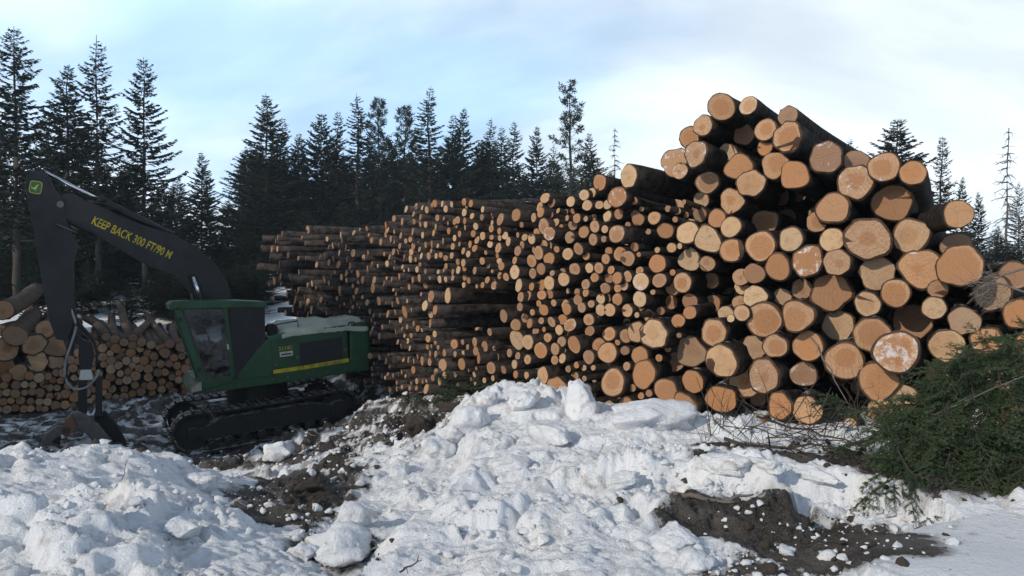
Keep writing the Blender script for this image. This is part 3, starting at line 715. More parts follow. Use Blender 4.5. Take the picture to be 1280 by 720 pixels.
# ends that can be pointed at by themselves: (px, py, own label, how others refer to it)
LM = [
 (902,134,'topmost log of the tall stack, a pale rim round its brown heart','topmost log of the tall stack'),
 (935,132,'snow-rimmed log end tilted against the sky beside the topmost log','snow-rimmed sky-high log'),
 (984,171,'thick log on top whose sawn face is split into two steps','step-faced log on top'),
 (1032,197,'grey-brown shaded log end against the sky on the shoulder of the tall stack','grey-brown log on the shoulder'),
 (1069,227,'wide oval log end with a frosted rim below the sky','wide frost-rimmed oval log'),
 (1141,216,'round ringed orange log at the outer top corner of the tall stack','ringed log at the outer corner'),
 (1198,267,'bright orange log end poking out on the outer side of the tall stack','bright log poking out sideways'),
 (1084,299,'broadest log of the upper rows with a small dark knot hole','broad log with a knot hole'),
 (1115,254,'large dull brown log end in shade under the ringed log','large dull brown log'),
 (1200,332,'biggest pear-shaped pale log at the outer edge of the tall stack','biggest pear-shaped log'),
 (1151,335,'rounded triangular pale log beside the biggest pear-shaped log','rounded triangular log'),
 (1121,440,'white frosted big log end just above the green boughs','whitest big log'),
 (1140,402,'large round log end in deep brown shade below the middle of the outer rows','large shaded brown log'),
 (997,395,'log end with an even pale sapwood ring around an orange heart','evenly ringed sapwood log'),
 (902,451,'wide oval log with a brown blotch inside a broad pale ring','blotched oval log'),
 (954,470,'big pale log end with a short crack from its heart above the twigs','short-cracked log above the twigs'),
 (1055,451,'large log end with a dark rot pocket near its rim','log with a rot pocket'),
 (892,415,'log end with a Y-shaped pale split','Y-split log'),
 (817,417,'big striped log end jutting from the foot of the middle stack','big striped log'),
 (766,479,'round orange-hearted end of the long dark log above the snow','long dark log above the snow'),
 (785,512,'squarish orange log end standing right at the snow line','squarish log at the snow line'),
 (696,487,'tall oval orange log end just above the snow block','oval log above the snow block'),
 (666,490,'orange log end half buried at the end of the lowest row','half buried end of the lowest row'),
 (786,220,'fat log with long dark trunk jutting from the top of the middle stack','fat jutting log'),
 (772,246,'rough frosted log end tucked below the fat jutting log','rough frosted log'),
 (771,292,'ringed log end with a long dark trunk in the middle stack','ringed long-trunked log'),
 (687,292,'snow-white log end in the upper middle stack','snow-white small log'),
 (713,406,'white frosted small log end low in the middle stack','small white low log'),
 (560,370,'large oval log end jutting from the waist of the far stack','large oval log at the waist'),
 (539,370,'whitest oval log end at the waist of the far stack','whitest oval log'),
 (626,274,'palest thick log end near the top of the far stack','palest log of the far stack'),
 (646,269,'thick orange log end resting on top where far and middle stacks meet','thick log where the stacks meet'),
 (718,438,'thick log end with clear rim in the lower middle stack','clear-rimmed lower middle log'),
 (915,251,'log end with a small dark bullseye at its heart','bullseye log'),
 (1009,326,'half frosted grey and orange log end in mid stack','half frosted log'),
 (886,299,'broad flat-topped pale log in the inner rows of the tall stack','broad flat-topped log'),
 (968,219,'flat-topped striped log end below the stepped log','flat-topped striped log'),
 (19,420,'long grey log lying loose on top of the low stack','loose grey log'),
 (43,431,'blocky big log end right under the loose grey log of the low stack','blocky big log'),
 (69,434,'widest log end of the low stack beside the foot of the black stick','widest low log'),
 (46,452,'broad oval log end in the second row of the low stack','broad oval low log'),
 (37,470,'small orange log end alone in the dark part of the low stack','small orange low log'),
 (57,411,'flat-topped log end beside the loose grey log','flat-topped low log'),
 (4,388,'large log end at the top outer edge of the low stack','large outermost low log'),
 (642,340,'pale oval log with side knot in the far stack','pale knotty oval log'),
 (852,353,'pale ringed log at the inner edge of the tall stack','pale inner edge log'),
 (1005,432,'pale smooth log end leaned on by a dead twig','pale log behind the dead twig'),
 (599,460,'round end of the thick dark trunk above the green sprigs','thick trunk above the sprigs'),
 (614,460,'round end of the thick dark trunk above the green sprigs','thick trunk above the sprigs'),
]
used_l = set()
marks = []
for (px, py, lab, ref) in LM:
    if ref in [m_[2] for m_ in marks]: continue
    l = min((l for l in ind if l.get('label') is None), key=lambda l: math.hypot(l['px'] - px, l['py'] - py))
    if math.hypot(l['px'] - px, l['py'] - py) > 9: continue
    l['label'] = lab; marks.append((l['px'], l['py'], ref, l))
ORD = ['', 'second ', 'third ', 'fourth ', 'fifth ', 'sixth ', 'seventh ', 'eighth ', 'ninth ', 'tenth ', 'eleventh ', 'twelfth ', 'thirteenth ', 'fourteenth ', 'fifteenth ', 'sixteenth ', 'seventeenth ', 'eighteenth ']
DIRW = ['right of', 'up and right of', 'above', 'up and left of', 'left of', 'down and left of', 'below', 'down and right of']
for l in logs: log_par(l)
bins = {}
for l in ind:
    if l.get('label'): continue
    m_ = min((m for m in marks if (l['deck'] == 'low') == (m[3]['deck'] == 'low')), key=lambda m: math.hypot(m[0] - l['px'], m[1] - l['py']))
    ang = math.degrees(math.atan2(-(l['py'] - m_[1]), l['px'] - m_[0]))
    k = int(((ang + 22.5) % 360) // 45)
    bins.setdefault((m_[2], k), []).append((math.hypot(m_[0] - l['px'], m_[1] - l['py']), l))
low_bins = {}
for (ref, k), ls in bins.items():
    ls.sort(key=lambda t: t[0])
    for i, (_, l) in enumerate(ls):
        h, fr, tn = l['par']
        f_ = l['fl']; look = 'frosted' if 'n' in f_ else 'orange' if 'o' in f_ else 'shaded' if 's' in f_ else 'grey-brown' if 'g' in f_ else 'pale-rimmed' if 'r' in f_ else 'tan'
        size = 'thick' if l['h'] > 30 else 'medium' if l['h'] > 18 else 'slim'
        l['label'] = f"{size} {look} log, {ORD[min(i, 17)] if len(ls) > 1 else ''}{'first ' if i == 0 and len(ls) > 1 else ''}{DIRW[k]} the {ref}"
GROUPS = {'tall': 'sawlogs of the tall front stack', 'middle': 'sawlogs of the middle stack', 'far': 'sawlogs of the far stack', 'low': 'logs of the low stack behind the grapple'}
for l in ind:
    ns, nl = (26, 9) if l['h'] > 22 else (16, 6)
    BV, BF, EV, EF, EC = log_geometry(l, ns, nl)
    o = mesh_obj('log', pymesh('log', BV, BF, True), M_BARK2 if l['deck'] == 'low' else M_BARK3 if l['px'] < 560 else M_BARK)
    o.location = l['c']; o.data.materials.append(M_EDGE); o.data.polygons[ns * nl].material_index = 1
    tag(o, l['label'], 'log', GROUPS[l['deck']])
    me = pymesh('cut_end', EV, EF, False)
    set_ec(me, EC, [l['seed']] * len(EC), [l['par']] * len(EC))
    mesh_obj('cut_end', me, M_END, o)

# everything smaller, and the logs one only glimpses in the gaps, as one mass
rr = random.Random(77)
fill = []
n0 = len(logs)
px = 340.0
while px < 1345:
    Y0 = float(np.interp(px, *YT)); step = .30 / Y0 * F
    py = np.interp(px, *TOP) + step * .9
    while py < np.interp(px, *BOT) + step * .5:
        jx, jy = px + rr.uniform(-.3, .3) * step, py + rr.uniform(-.3, .3) * step
        # keep the fill well under the top outline over its whole length
        if jy > np.interp(jx, *TOP) + step * .8 and jy > np.interp(jx + step, *TOP) + step * .6 and not (535 < jx < 640 and 360 < jy < 420 and rr.random() < .5):
            n1 = len(logs)
            add_log(jx, jy, step * .9, step * rr.uniform(.75, 1.1), 'ss' + ('s' if rr.random() < .6 else ''), 'far')
            l = logs.pop(); l['deck'] = 'fill'
            k = rr.uniform(.9, 1.8); l['c'] = l['c'] + l['d'] * k * .8; l['L'] = 4.2; log_par(l)
            fill.append(l)
        py += step * 1.02
    px += step * .96
MI = []
V, Fc, EVs, EFs, ECs, sds, prs = [], [], [], [], [], [], []
for l in rest + fill:
    BV, BF, EV, EF, EC = log_geometry(l, 10 if l['h'] < 14 else 14, 3)
    o_ = len(V); V += [p + l['c'] for p in BV]; Fc += [tuple(i + o_ for i in q) for q in BF]; MI += [1 if l['deck'] == 'low' else 2 if l['px'] < 560 else 0] * len(BF)
    o_ = len(EVs); EVs += [p + l['c'] for p in EV]; EFs += [tuple(i + o_ for i in q) for q in EF]
    ECs += EC; sds += [l['seed']] * len(EC); prs += [l['par']] * len(EC)
root = mesh_obj('stacked_logs', pymesh('stacked_logs', V, Fc, True), M_BARK)
root.data.materials.append(M_BARK2); root.data.materials.append(M_BARK3); root.data.polygons.foreach_set('material_index', MI)
tag(root, 'mass of small and half hidden logs filling the stacks', kind='stuff')
me = pymesh('cut_ends', EVs, EFs); set_ec(me, ECs, sds, prs)
tag(mesh_obj('cut_ends', me, M_END, root), kind='stuff')
print('LOGS', len(logs), 'individual', len(ind), 'smallest', round(ind[-1]['h'], 1), 'rest', len(rest), 'fill', len(fill))
# ------------------------------------------------------------------ tracked log loader
TH = math.radians(5.6)
MH = Vector((-.891 * math.cos(TH), -.454 * math.cos(TH), -math.sin(TH)))
MLAT = Vector((-.454, .891, 0))
MUP = MLAT.cross(MH).normalized()
MC = Vector((-6.4, 20.57, -2.20))
MROT = Matrix((MH, -MLAT, MUP)).transposed().to_4x4()       # local x forward, y to the near side, z up
def loc(px, py, y):
    """where a sight line meets the machine's own plane y = const: (x, z)"""
    e = Vector((0, 0, EYE)); r = at(px, py, 1.0) - e
    n = -MLAT
    k = (y - (e - MC).dot(n)) / r.dot(n)
    p = e + r * k - MC
    return (p.dot(MH), p.dot(MUP))
def prism(poly, y0, y1, mb=None):
    mb = mb or MB(); n = len(poly)
    a = sum(poly[i][0] * poly[(i + 1) % n][1] - poly[(i + 1) % n][0] * poly[i][1] for i in range(n))
    if a < 0: poly = poly[::-1]
    V = [(x, y0, z) for x, z in poly] + [(x, y1, z) for x, z in poly]
    F_ = [tuple(range(n)), tuple(range(2 * n - 1, n - 1, -1))]
    F_ += [(i, i + n, (i + 1) % n + n, (i + 1) % n) for i in range(n)]
    return mb.add(V, F_)
def pp(pts, y): return [loc(px, py, y) for px, py in pts]
def boxm(c, s, mb=None):
    x, y, z = c; a, b, d = (k / 2 for k in s)
    return prism([(x - a, z - d), (x + a, z - d), (x + a, z + d), (x - a, z + d)], y - b, y + b, mb)
def cylm(c, r, y0, y1, n=28, mb=None):
    return prism([(c[0] + r * math.cos(6.28318 * k / n), c[1] + r * math.sin(6.28318 * k / n)) for k in range(n)], y0, y1, mb)

G_GREEN = worn('green_paint', (.004, .055, .017), .5, 0, (.018, .028, .015), .7, 2.0)
G_BLACK = worn('black_paint', (.004, .005, .008), .55, 0, (.016, .015, .014), .5, 2.5)
G_GRILL = worn('dark_panel', (.010, .011, .013), .75, 0, (.05, .05, .045), .5, 4)
G_STEEL = worn('worn_steel', (.13, .125, .12), .5, .6, (.09, .06, .04), .8, 6)
G_CHROME = worn('chrome_rod', (.62, .64, .68), .18, 1.0, (.5, .5, .5), .1)
G_YELL = worn('yellow_paint', (.50, .40, .03), .6, 0, (.10, .085, .03), .75, 9, .2)
G_PALE = worn('pale_plate', (.55, .55, .52), .6)
G_DARK = worn('dark_print', (.02, .022, .02), .6)
G_TRACK = None
def track_mat():
    m = NT('muddy_track'); tc = m.n('TexCoord').outputs['Object']
    n1 = m.noise(tc, 6, 7, .7); n2 = m.noise(tc, 30, 4)
    c = m.mix(n1, (.010, .010, .011), (.038, .034, .030))
    g = m.n('NewGeometry'); s = m.n('SeparateXYZ'); m.l(g.outputs['Normal'], s.inputs[0])
    f = m.math('MULTIPLY', m.ramp(s.outputs[2], .35, .8), m.ramp(n1, .42, .62))
    c = m.mix(m.math('MULTIPLY', f, .9), c, m.mix(n2, (.34, .33, .32), (.70, .70, .70)))
    m.base(c, .8, .1, .3); m.bump(n2, .4, .02); return m.m
G_TRACK = track_mat()
_g = NT('cab_glass'); _g.base((.5, .55, .56), .04); 
_tr = _g.n('BsdfTransparent'); _tr.inputs[0].default_value = (.30, .34, .37, 1); _gl = _g.n('BsdfGlossy'); _gl.inputs['Roughness'].default_value = .03; _gl.inputs[0].default_value = (.9, .95, 1, 1)
_fr = _g.n('LayerWeight'); _fr.inputs[0].default_value = .25; _ms = _g.n('MixShader')
_g.l(_g.math('MULTIPLY_ADD', _fr.outputs['Fresnel'], .5, .03), _ms.inputs[0]); _g.l(_tr.outputs[0], _ms.inputs[1]); _g.l(_gl.outputs[0], _ms.inputs[2]); _g.l(_ms.outputs[0], _g.out.inputs[0])
G_GLASS = _g.m
G_FOAM = worn('old_snow_cover', (.36, .38, .32), .8, 0, (.20, .21, .18), .6, 2.5)
G_RUBBER = worn('hose_rubber', (.012, .012, .013), .6)

mach = empty('log_loader'); mach.matrix_world = Matrix.Translation(MC) @ MROT
tag(mach, 'green tracked log loader with a long black boom and hanging grapple', 'log loader')
def mp_(mb, name, mat, parent=mach, bevel=.018, smooth=False): return mb.build(name, mat, parent, smooth, bevel)

# crawler tracks
def crawler(yc):
    HL, R, w = 1.72, .47, .62
    zc = R + .02
    path = []
    N = 46
    per = 4 * HL + 2 * math.pi * R
    def P(s):
        s %= per
        if s < 2 * HL: return (-HL + s, zc + R - .05 * math.sin(math.pi * s / (2 * HL)), 0)
        s -= 2 * HL
        if s < math.pi * R: a = math.pi / 2 - s / R; return (HL + R * math.cos(a), zc + R * math.sin(a), a - math.pi / 2)
        s -= math.pi * R
        if s < 2 * HL: return (HL - s, zc - R, math.pi)
        s -= 2 * HL
        a = -math.pi / 2 - s / R; return (-HL + R * math.cos(a), zc + R * math.sin(a), a - math.pi / 2)
    mb = MB()
    for k in range(N):
        x, z, a = P(per * k / N); tx, tz = math.cos(a), math.sin(a); nx_, nz_ = -tz, tx
        hl = per / N * .48
        def q(t, h): return (x + tx * t + nx_ * h, z + tz * t + nz_ * h)
        prism([q(-hl, -.03), q(hl, -.03), q(hl, .012), q(.02, .012), (q(.0, .075)), q(-.03, .075), q(-.045, .012), q(-hl, .012)], yc - w / 2, yc + w / 2, mb)
    tr = mp_(mb, 'crawler_track', G_TRACK, bevel=0)
    fr = MB(); prism([(-HL * .95, zc - .20), (HL * .9, zc - .20), (HL * .97, zc + .05), (HL * .6, zc + .26), (-HL * .6, zc + .26), (-HL * .98, zc + .10)], yc - .17, yc + .20, fr)
    mp_(fr, 'track_frame', G_TRACK, tr)
    for k in range(8):
        c = cylm((-1.35 + k * .385, zc - .30), .115, yc - .20, yc + .24, 18); cylm((-1.35 + k * .385, zc - .30), .05, yc + .24, yc + .27, 10, c)
        mp_(c, 'track_roller', G_TRACK, tr, .01)
    for sx, nm in ((HL, 'idler_wheel'), (-HL, 'drive_sprocket')):
        n = 40
        if nm == 'drive_sprocket':
            poly = [(sx + (.43 if (k // 1) % 2 else .37) * math.cos(6.28318 * k / n), zc + (.43 if k % 2 else .37) * math.sin(6.28318 * k / n)) for k in range(n)]
            c = prism(poly, yc - .06, yc + .06); cylm((sx, zc), .22, yc + .06, yc + .26, 20, c)
        else:
            c = cylm((sx, zc), .41, yc - .07, yc + .07, 28); cylm((sx, zc), .14, yc + .07, yc + .20, 16, c)
        mp_(c, nm, G_TRACK, tr, .012)
    return tr
crawler(1.02); crawler(-1.18)
mb = boxm((0, -.08, .62), (2.3, 1.7, .42)); boxm((.95, -.08, .55), (.5, 1.75, .26), mb); boxm((-.95, -.08, .55), (.5, 1.75, .26), mb)
mp_(mb, 'undercarriage', G_TRACK)
mp_(cylm((0, 0), .75, 0, .42, 40), 'turntable', G_BLACK).matrix_local = Matrix.Translation((0, -.08, .86)) @ Matrix.Rotation(math.pi / 2, 4, 'X') @ Matrix.Translation((0, 0, -.0))

YN = 1.38                         # near side of the house
bot = [(240, 494), (300, 486), (341, 480.5), (400, 472), (462, 462.5)]
deck = pp([(246, 478), (338, 463), (460, 445)] + bot[::-1], YN)
mp_(prism(deck, -1.25, YN - .01), 'slew_platform', G_GREEN, bevel=.03)
# engine hood
hood = mp_(prism(pp([(334, 421), (352, 416), (427, 407), (433, 406), (436, 449), (339, 465)], YN), -1.25, YN + .008), 'engine_hood', G_GREEN, bevel=.045)
mp_(prism(pp([(375, 429), (427.5, 421), (428.5, 448), (376, 457)], YN + .008), YN, YN + .022), 'grille_panel', G_GRILL, hood, .01)
for k in range(9):
    y0 = 424.6 + k * 1.35
    b = prism(pp([(344, y0 + 1.0), (370, y0 - 2.6), (370, y0 - 2.0), (344, y0 + 1.6)], YN + .008), YN, YN + .018)
    if k < 4: mp_(b, 'louvre', G_DARK, hood, 0)
stripe = mp_(prism(pp([(341.5, 462.6), (377.6, 457.3), (435.5, 447.8), (435.5, 452.4), (377.6, 462.2), (341.5, 467.2)], YN + .008), YN, YN + .020), 'yellow_stripe', G_YELL, hood, 0)
mp_(prism(pp([(379.0, 456.8), (379.6, 456.7), (379.6, 462.2), (379.0, 462.3)], YN + .008), YN, YN + .026), 'panel_seam', G_DARK, stripe, 0)
mp_(prism(pp([(432.4, 408), (433.2, 408), (436.6, 466), (435.8, 466)], YN + .008), YN, YN + .016), 'panel_seam', G_DARK, hood, 0)
mp_(prism(pp([(338.6, 424), (339.3, 424), (341.0, 466), (340.3, 466)], YN + .008), YN, YN + .016), 'panel_seam', G_DARK, hood, 0)
plate = mp_(prism(pp([(349.5, 440.3), (365.8, 438.2), (366, 444.2), (350, 446.3)], YN + .008), YN, YN + .02), 'dealer_plate', G_PALE, hood, 0)
mp_(prism(pp([(351.5, 442.6), (364.4, 440.9), (364.5, 442.7), (351.7, 444.5)], YN + .02), YN + .01, YN + .024), 'plate_print', G_DARK, plate, 0)
mp_(prism(pp([(344, 417.5), (356, 412), (358, 413), (346, 419.5)], YN - .3), .2, YN - .2), 'intake_pipe', G_STEEL, hood, .02)
mb = cylm(loc(339, 411, .9), .13, .7, 1.1, 18); mp_(mb, 'air_cleaner', G_GRILL, hood, .02)
# counterweight
cw = mp_(prism(pp([(437, 407), (445, 404), (458, 402), (462, 411), (463.5, 447), (461, 462), (437.5, 466)], YN), -1.25, YN - .02), 'counterweight', G_GREEN, bevel=.07)
mp_(MB().tube([(*[loc(435, 407, YN - .05)[0]], YN - .05, loc(435, 407, YN)[1]), (loc(437, 403.6, YN)[0], YN - .05, loc(437, 403.6, YN)[1]), (loc(443, 403, YN)[0], YN - .05, loc(443, 403, YN)[1]), (loc(446, 407, YN)[0], YN - .05, loc(446, 407, YN)[1])], .022, 8), 'grab_rail', G_GREEN, cw, 0, True)
mp_(prism(pp([(373.2, 413.6), (373.8, 413.5), (375.6, 461), (375.0, 461.1)], YN + .008), YN, YN + .014), 'panel_seam', G_DARK, hood, 0)
for q in ((371.5, 447), (431.5, 437.5), (345, 456)):
    mp_(prism(pp([(q[0] - 1.2, q[1] - 1.6), (q[0] + 1.2, q[1] - 2), (q[0] + 1.3, q[1] + 1), (q[0] - 1.1, q[1] + 1.4)], YN + .01), YN, YN + .03), 'latch', G_STEEL, hood, .004)
for q in ((341, 474), (360, 471.5), (385, 468), (410, 464.5), (432, 461.5), (268, 487.5), (300, 482)):
    x_, z_ = loc(q[0], q[1], YN); mp_(cylm((x_, z_), .022, YN - .02, YN + .012, 8), 'bolt', G_STEEL, mach, 0)
ra = [loc(*q, YN - .1) for q in ((343, 421), (344, 406), (372, 401), (373, 409))]
mp_(MB().tube([(a, YN - .1, b) for a, b in ra], .016, 7), 'handrail', G_BLACK, hood, 0, True)
# cover of old snow along the hood
from mathutils import noise as mn
def snowcap(px0, px1, top, bott, y0, y1, name):
    V, Fc = [], []; n, m_ = 34, 14
    for i in range(n + 1):
        px = px0 + (px1 - px0) * i / n
        xt, zt = loc(px, np.interp(px, *top), y1 - .3); xb, zb = loc(px, np.interp(px, *bott), y1)
        for j in range(m_ + 1):
            a = j / m_; y = y1 + .02 - (y1 - y0) * a
            k = min(1, 1.0 * math.sin(min(a * 4.2, 1) * math.pi / 2)) * (1 - max(0, a - .8) * 4)
            z = zb + (zt - zb) * k + .035 * mn.noise((px * .25, y * 3, 2)) * (1 if 0 < j else .6)
            V.append((xb, y, z))
    for i in range(n):
        for j in range(m_):
            q = i * (m_ + 1) + j; Fc.append((q, q + 1, q + m_ + 2, q + m_ + 1))
    n0 = len(V); V += [(x, y, z - .10) for x, y, z in V]
    k = m_ + 1
    rim = [i * k for i in range(n + 1)] + [n * k + j for j in range(1, m_ + 1)] + [i * k + m_ for i in range(n - 1, -1, -1)] + [j for j in range(m_ - 1, 0, -1)]
    for a, b in zip(rim, rim[1:] + rim[:1]): Fc.append((a, b, b + n0, a + n0))
    return mesh_obj(name, pymesh(name, V, Fc, True), G_FOAM, hood)
snowcap(352, 460, ([352,364,385,416,424,440,454,457,460],[412,404.5,402,398,401,399,396,395.5,404]), ([352,360,400,427,432,446,455,460],[418,415.5,411,409,408,409,409.5,408]), -1.0, YN, 'snow_cover')
# cab
YC0 = .36
cab = mp_(prism(pp([(256, 474), (291, 469), (291, 478), (246, 491), (241, 484)], YN + .012), YC0, YN + .012), 'cab', G_GREEN, bevel=.03)
roof = mp_(prism(pp([(211, 380.5), (216, 377), (286, 375.2), (334, 377), (334.5, 384.5), (290, 385), (212, 387.5)], YN + .03), YC0 - .02, YN + .03), 'cab_roof', G_GREEN, cab, .03)
mp_(prism(pp([(286, 384), (331, 384), (333, 470), (291, 474)], YN), YC0, YN + .004), 'rear_cab_guard', G_GRILL, cab, .02)
mp_(prism(pp([(332, 425), (340, 424), (341, 470), (297, 476), (296, 470)], YN + .004), YN - .3, YN + .015), 'side_box', G_GREEN, cab, .02)
for y in (YN + .01, YC0 + .05):
    mp_(prism(pp([(217, 386), (226, 386), (259, 476), (250, 478)], YN + .01), y - .07, y), 'front_post', G_GREEN, cab, .015)
mp_(prism(pp([(226, 386), (229, 386), (261, 474), (258, 475)], YN), YN - .06, YN), 'door_frame', G_DARK, cab, .01)
mp_(prism(pp([(279.6, 384), (284.5, 384), (294, 472), (288.5, 473)], YN + .015), YN - .06, YN + .022), 'door_post', G_GREEN, cab, .012)
mp_(prism(pp([(283.2, 430), (285.6, 430), (286.4, 437), (284, 437)], YN + .03), YN + .0, YN + .06), 'door_handle', G_PALE, cab, .006)
mp_(prism(pp([(228, 387), (280, 386), (289, 472), (260, 474)], YN - .02), YN - .026, YN - .02), 'door_window', G_GLASS, cab, 0)
xa, za = loc(222, 386, YN); xb, zb = loc(254, 476, YN)
mb = MB().add([(xa - .02, YC0, za), (xa - .02, YN, za), (xb - .02, YN, zb), (xb - .02, YC0, zb), (xa - .026, YC0, za), (xa - .026, YN, za), (xb - .026, YN, zb), (xb - .026, YC0, zb)],
     [(0, 1, 2, 3), (7, 6, 5, 4), (0, 4, 5, 1), (1, 5, 6, 2), (2, 6, 7, 3), (3, 7, 4, 0)])
mp_(mb, 'windscreen', G_GLASS, cab, 0)
seat = mp_(prism(pp([(262, 452), (284, 450), (289, 470), (262, 472)], .85), .62, 1.12), 'seat', G_DARK, cab, .05)
mp_(prism(pp([(277, 400), (283, 402), (287, 452), (279, 453)], .85), .64, 1.10), 'seat_back', G_DARK, seat, .04)
mp_(prism(pp([(254, 424), (269, 427), (270, 437), (256, 438)], 1.0), .95, 1.2), 'control_console', worn('grey_plastic', (.22, .24, .25), .6), cab, .02)
mp_(MB().tube([(loc(262, 426, 1.05)[0], 1.05, loc(262, 426, 1.05)[1]), (loc(259, 416, 1.05)[0], 1.05, loc(259, 416, 1.05)[1])], .025, 8), 'joystick', G_DARK, cab, 0, True)
mp_(prism(pp([(243, 410), (256, 409), (257, 417), (244, 419)], .9), .7, 1.05), 'monitor', G_DARK, cab, .01)
for q in ((222.5, 400), (246, 462)):
    x_, z_ = loc(q[0] + 3, q[1], YN + .01); mp_(boxm((x_, YN + .02, z_), (.07, .05, .12)), 'door_hinge', G_BLACK, cab, .006)
mp_(MB().tube([(*loc(225, 383, YN)[:1], YN, loc(225, 383, YN)[1]), (loc(216, 389, YN)[0], YN + .18, loc(216, 389, YN)[1]), (loc(216, 400, YN)[0], YN + .18, loc(216, 400, YN)[1])], .012, 6), 'mirror_arm', G_BLACK, cab, 0, True)
mp_(prism(pp([(239.5, 485), (251.5, 477), (252.5, 488), (239.5, 491)], YN + .10), YN + .03, YN + .12), 'step_plate', worn('muddy_plate', (.32, .27, .22), .8), cab, .008)
# boom: a bent box beam
BY0, BY1 = -.36, .22
boom_px = [(72, 244), (90, 241), (108, 251), (125, 257.5), (150, 270), (180, 281.5), (205, 289.5), (222, 295.5), (245, 310), (268, 329), (284, 350), (292, 379), (243, 381), (240, 367), (230, 354), (216, 344), (190, 334.5), (165, 320), (140, 304.5), (118, 290.5), (96, 281), (80, 273), (70, 262)]
boom = mp_(prism(pp(boom_px, BY1), BY0, BY1), 'boom', G_BLACK, bevel=.02)
mp_(cylm(loc(76, 256, BY1), .07, BY0 - .05, BY1 + .05, 18), 'pivot_pin', G_STEEL, boom, .01)
def text(body, p0, p1, capz, y, name, mat, parent, squash=None):
    c = bpy.data.curves.new('t', 'FONT'); c.body = body; c.extrude = .002; c.offset = .012 if squash else 0
    o = bpy.data.objects.new('t', c); COL.objects.link(o)
    dg = bpy.context.evaluated_depsgraph_get(); me = bpy.data.meshes.new_from_object(o.evaluated_get(dg)); me.name = name
    bpy.data.objects.remove(o)
    co_ = np.empty(len(me.vertices) * 3, np.float32); me.vertices.foreach_get('co', co_); co_ = co_.reshape(-1, 3)
    x0, x1, y1_ = co_[:, 0].min(), co_[:, 0].max(), co_[:, 1].max()
    a, b = Vector(loc(*p0, y)), Vector(loc(*p1, y)); d = (b - a); L = d.length; d.normalize(); u = Vector((-d.y, d.x))
    if u.y < 0: u = -u
    sx, sy = L / (x1 - x0), capz / y1_
    out_ = [(a.x + d.x * (p[0] - x0) * sx + u.x * p[1] * sy, y + p[2], a.y + d.y * (p[0] - x0) * sx + u.y * p[1] * sy) for p in co_]
    me.vertices.foreach_set('co', np.array(out_, np.float32).ravel()); me.update(); me.materials.clear()
    return mesh_obj(name, me, mat, parent)
text('KEEP BACK 300 FT/90 M', (114, 279.5), (212, 323.5), .195, BY1 + .004, 'warning_lettering', G_YELL, boom, True)
text('2154D', (348.5, 438.6), (366.5, 435.8), .085, YN + .014, 'model_lettering', G_YELL, hood)
text('JOHN DEERE', (399, 458.2), (428.5, 453.3), .062, YN + .024, 'maker_lettering', worn('green_print', (.02, .09, .03), .6), stripe)
# stick, with badge
stick_px = [(34, 219), (42, 214), (55, 213), (61, 220), (68, 236), (80, 250), (81, 262), (84, 278), (97, 309), (92, 330), (92, 372), (93, 398), (88, 416), (82, 426), (70, 424), (62, 402), (56, 372), (49, 330), (42, 290), (35, 250), (32, 232)]
stick = mp_(prism(pp(stick_px, BY1 + .03), BY0 + .06, BY1 + .03), 'stick', G_BLACK, bevel=.02)
def rsq(cx, cy, a, rot, n=10):
    out_ = []
    for k in range(40):
        q = 6.28318 * k / 40; c, s = math.cos(q), math.sin(q); e = .42
        x, y = a * math.copysign(abs(c) ** e, c), a * math.copysign(abs(s) ** e, s)
        out_.append((cx + x * math.cos(rot) - y * math.sin(rot), cy + x * math.sin(rot) + y * math.cos(rot)))
    return out_
ys_ = BY1 + .032
badge = mp_(prism(pp(rsq(44.6, 234.2, 8.0, .18), ys_), BY1, BY1 + .038), 'badge', worn('badge_yellow', (.42, .46, .05), .5), stick, 0)
mp_(prism(pp(rsq(44.6, 234.2, 7.0, .18), ys_), BY1 + .03, BY1 + .044), 'badge_field', worn('badge_green', (.035, .12, .03), .5), badge, 0)
deer = [(39.4, 232.8), (40.4, 234.6), (42.6, 234.6), (44.6, 233.2), (46.0, 231.6), (48.0, 230.6), (48.7, 231.3), (47.2, 232.6), (46.2, 234.2), (45.6, 235.6), (44.8, 236.6), (44.9, 238.4), (44.2, 238.4), (43.8, 236.6), (41.6, 236.2), (40.0, 235.6), (38.9, 233.4)]
mp_(prism(pp(deer, ys_), BY1 + .04, BY1 + .050), 'badge_emblem', worn('badge_pale', (.50, .55, .10), .5), badge, 0)
mp_(cylm(loc(75.5, 255.5, ys_), .075, BY1, BY1 + .07, 18), 'pivot_cap', G_STEEL, stick, .01)
# stick cylinder on top of the boom
def bar3(p0, p1, y, r, name, mat, par, n=14): 
    a, b = loc(*p0, y), loc(*p1, y); return mp_(MB().tube([(a[0], y, a[1]), (b[0], y, b[1])], r, n), name, mat, par, 0, True)
cyl = bar3((124, 250), (216, 294.5), .0, .095, 'stick_cylinder', G_BLACK, mach)
bar3((56.5, 215.5), (126, 251), .0, .045, 'piston_rod', G_CHROME, cyl)
bar3((122, 249), (129, 252.4), .0, .115, 'cylinder_gland', G_BLACK, cyl)
lc = bar3((240, 344), (262, 408), .30, .085, 'lift_cylinder', G_BLACK, mach)
bar3((241.5, 346), (253, 379), .40, .045, 'piston_rod', G_CHROME, lc)
for k, (a, b, r) in enumerate([((110, 253), (150, 264), .016), ((128, 258.5), (196, 283), .02), ((108, 250), (200, 286), .016), ((136, 260), (168, 275), .014)]):
    p0, p1 = loc(*a, BY1), loc(*b, BY1)
    mp_(MB().tube([(p0[0], .12 - k * .06, p0[1] + .03), ((p0[0] + p1[0]) / 2, .12 - k * .06, (p0[1] + p1[1]) / 2 + .09), (p1[0], .12 - k * .06, p1[1] + .02)], r, 7), 'hydraulic_hose', G_RUBBER, boom, 0, True)
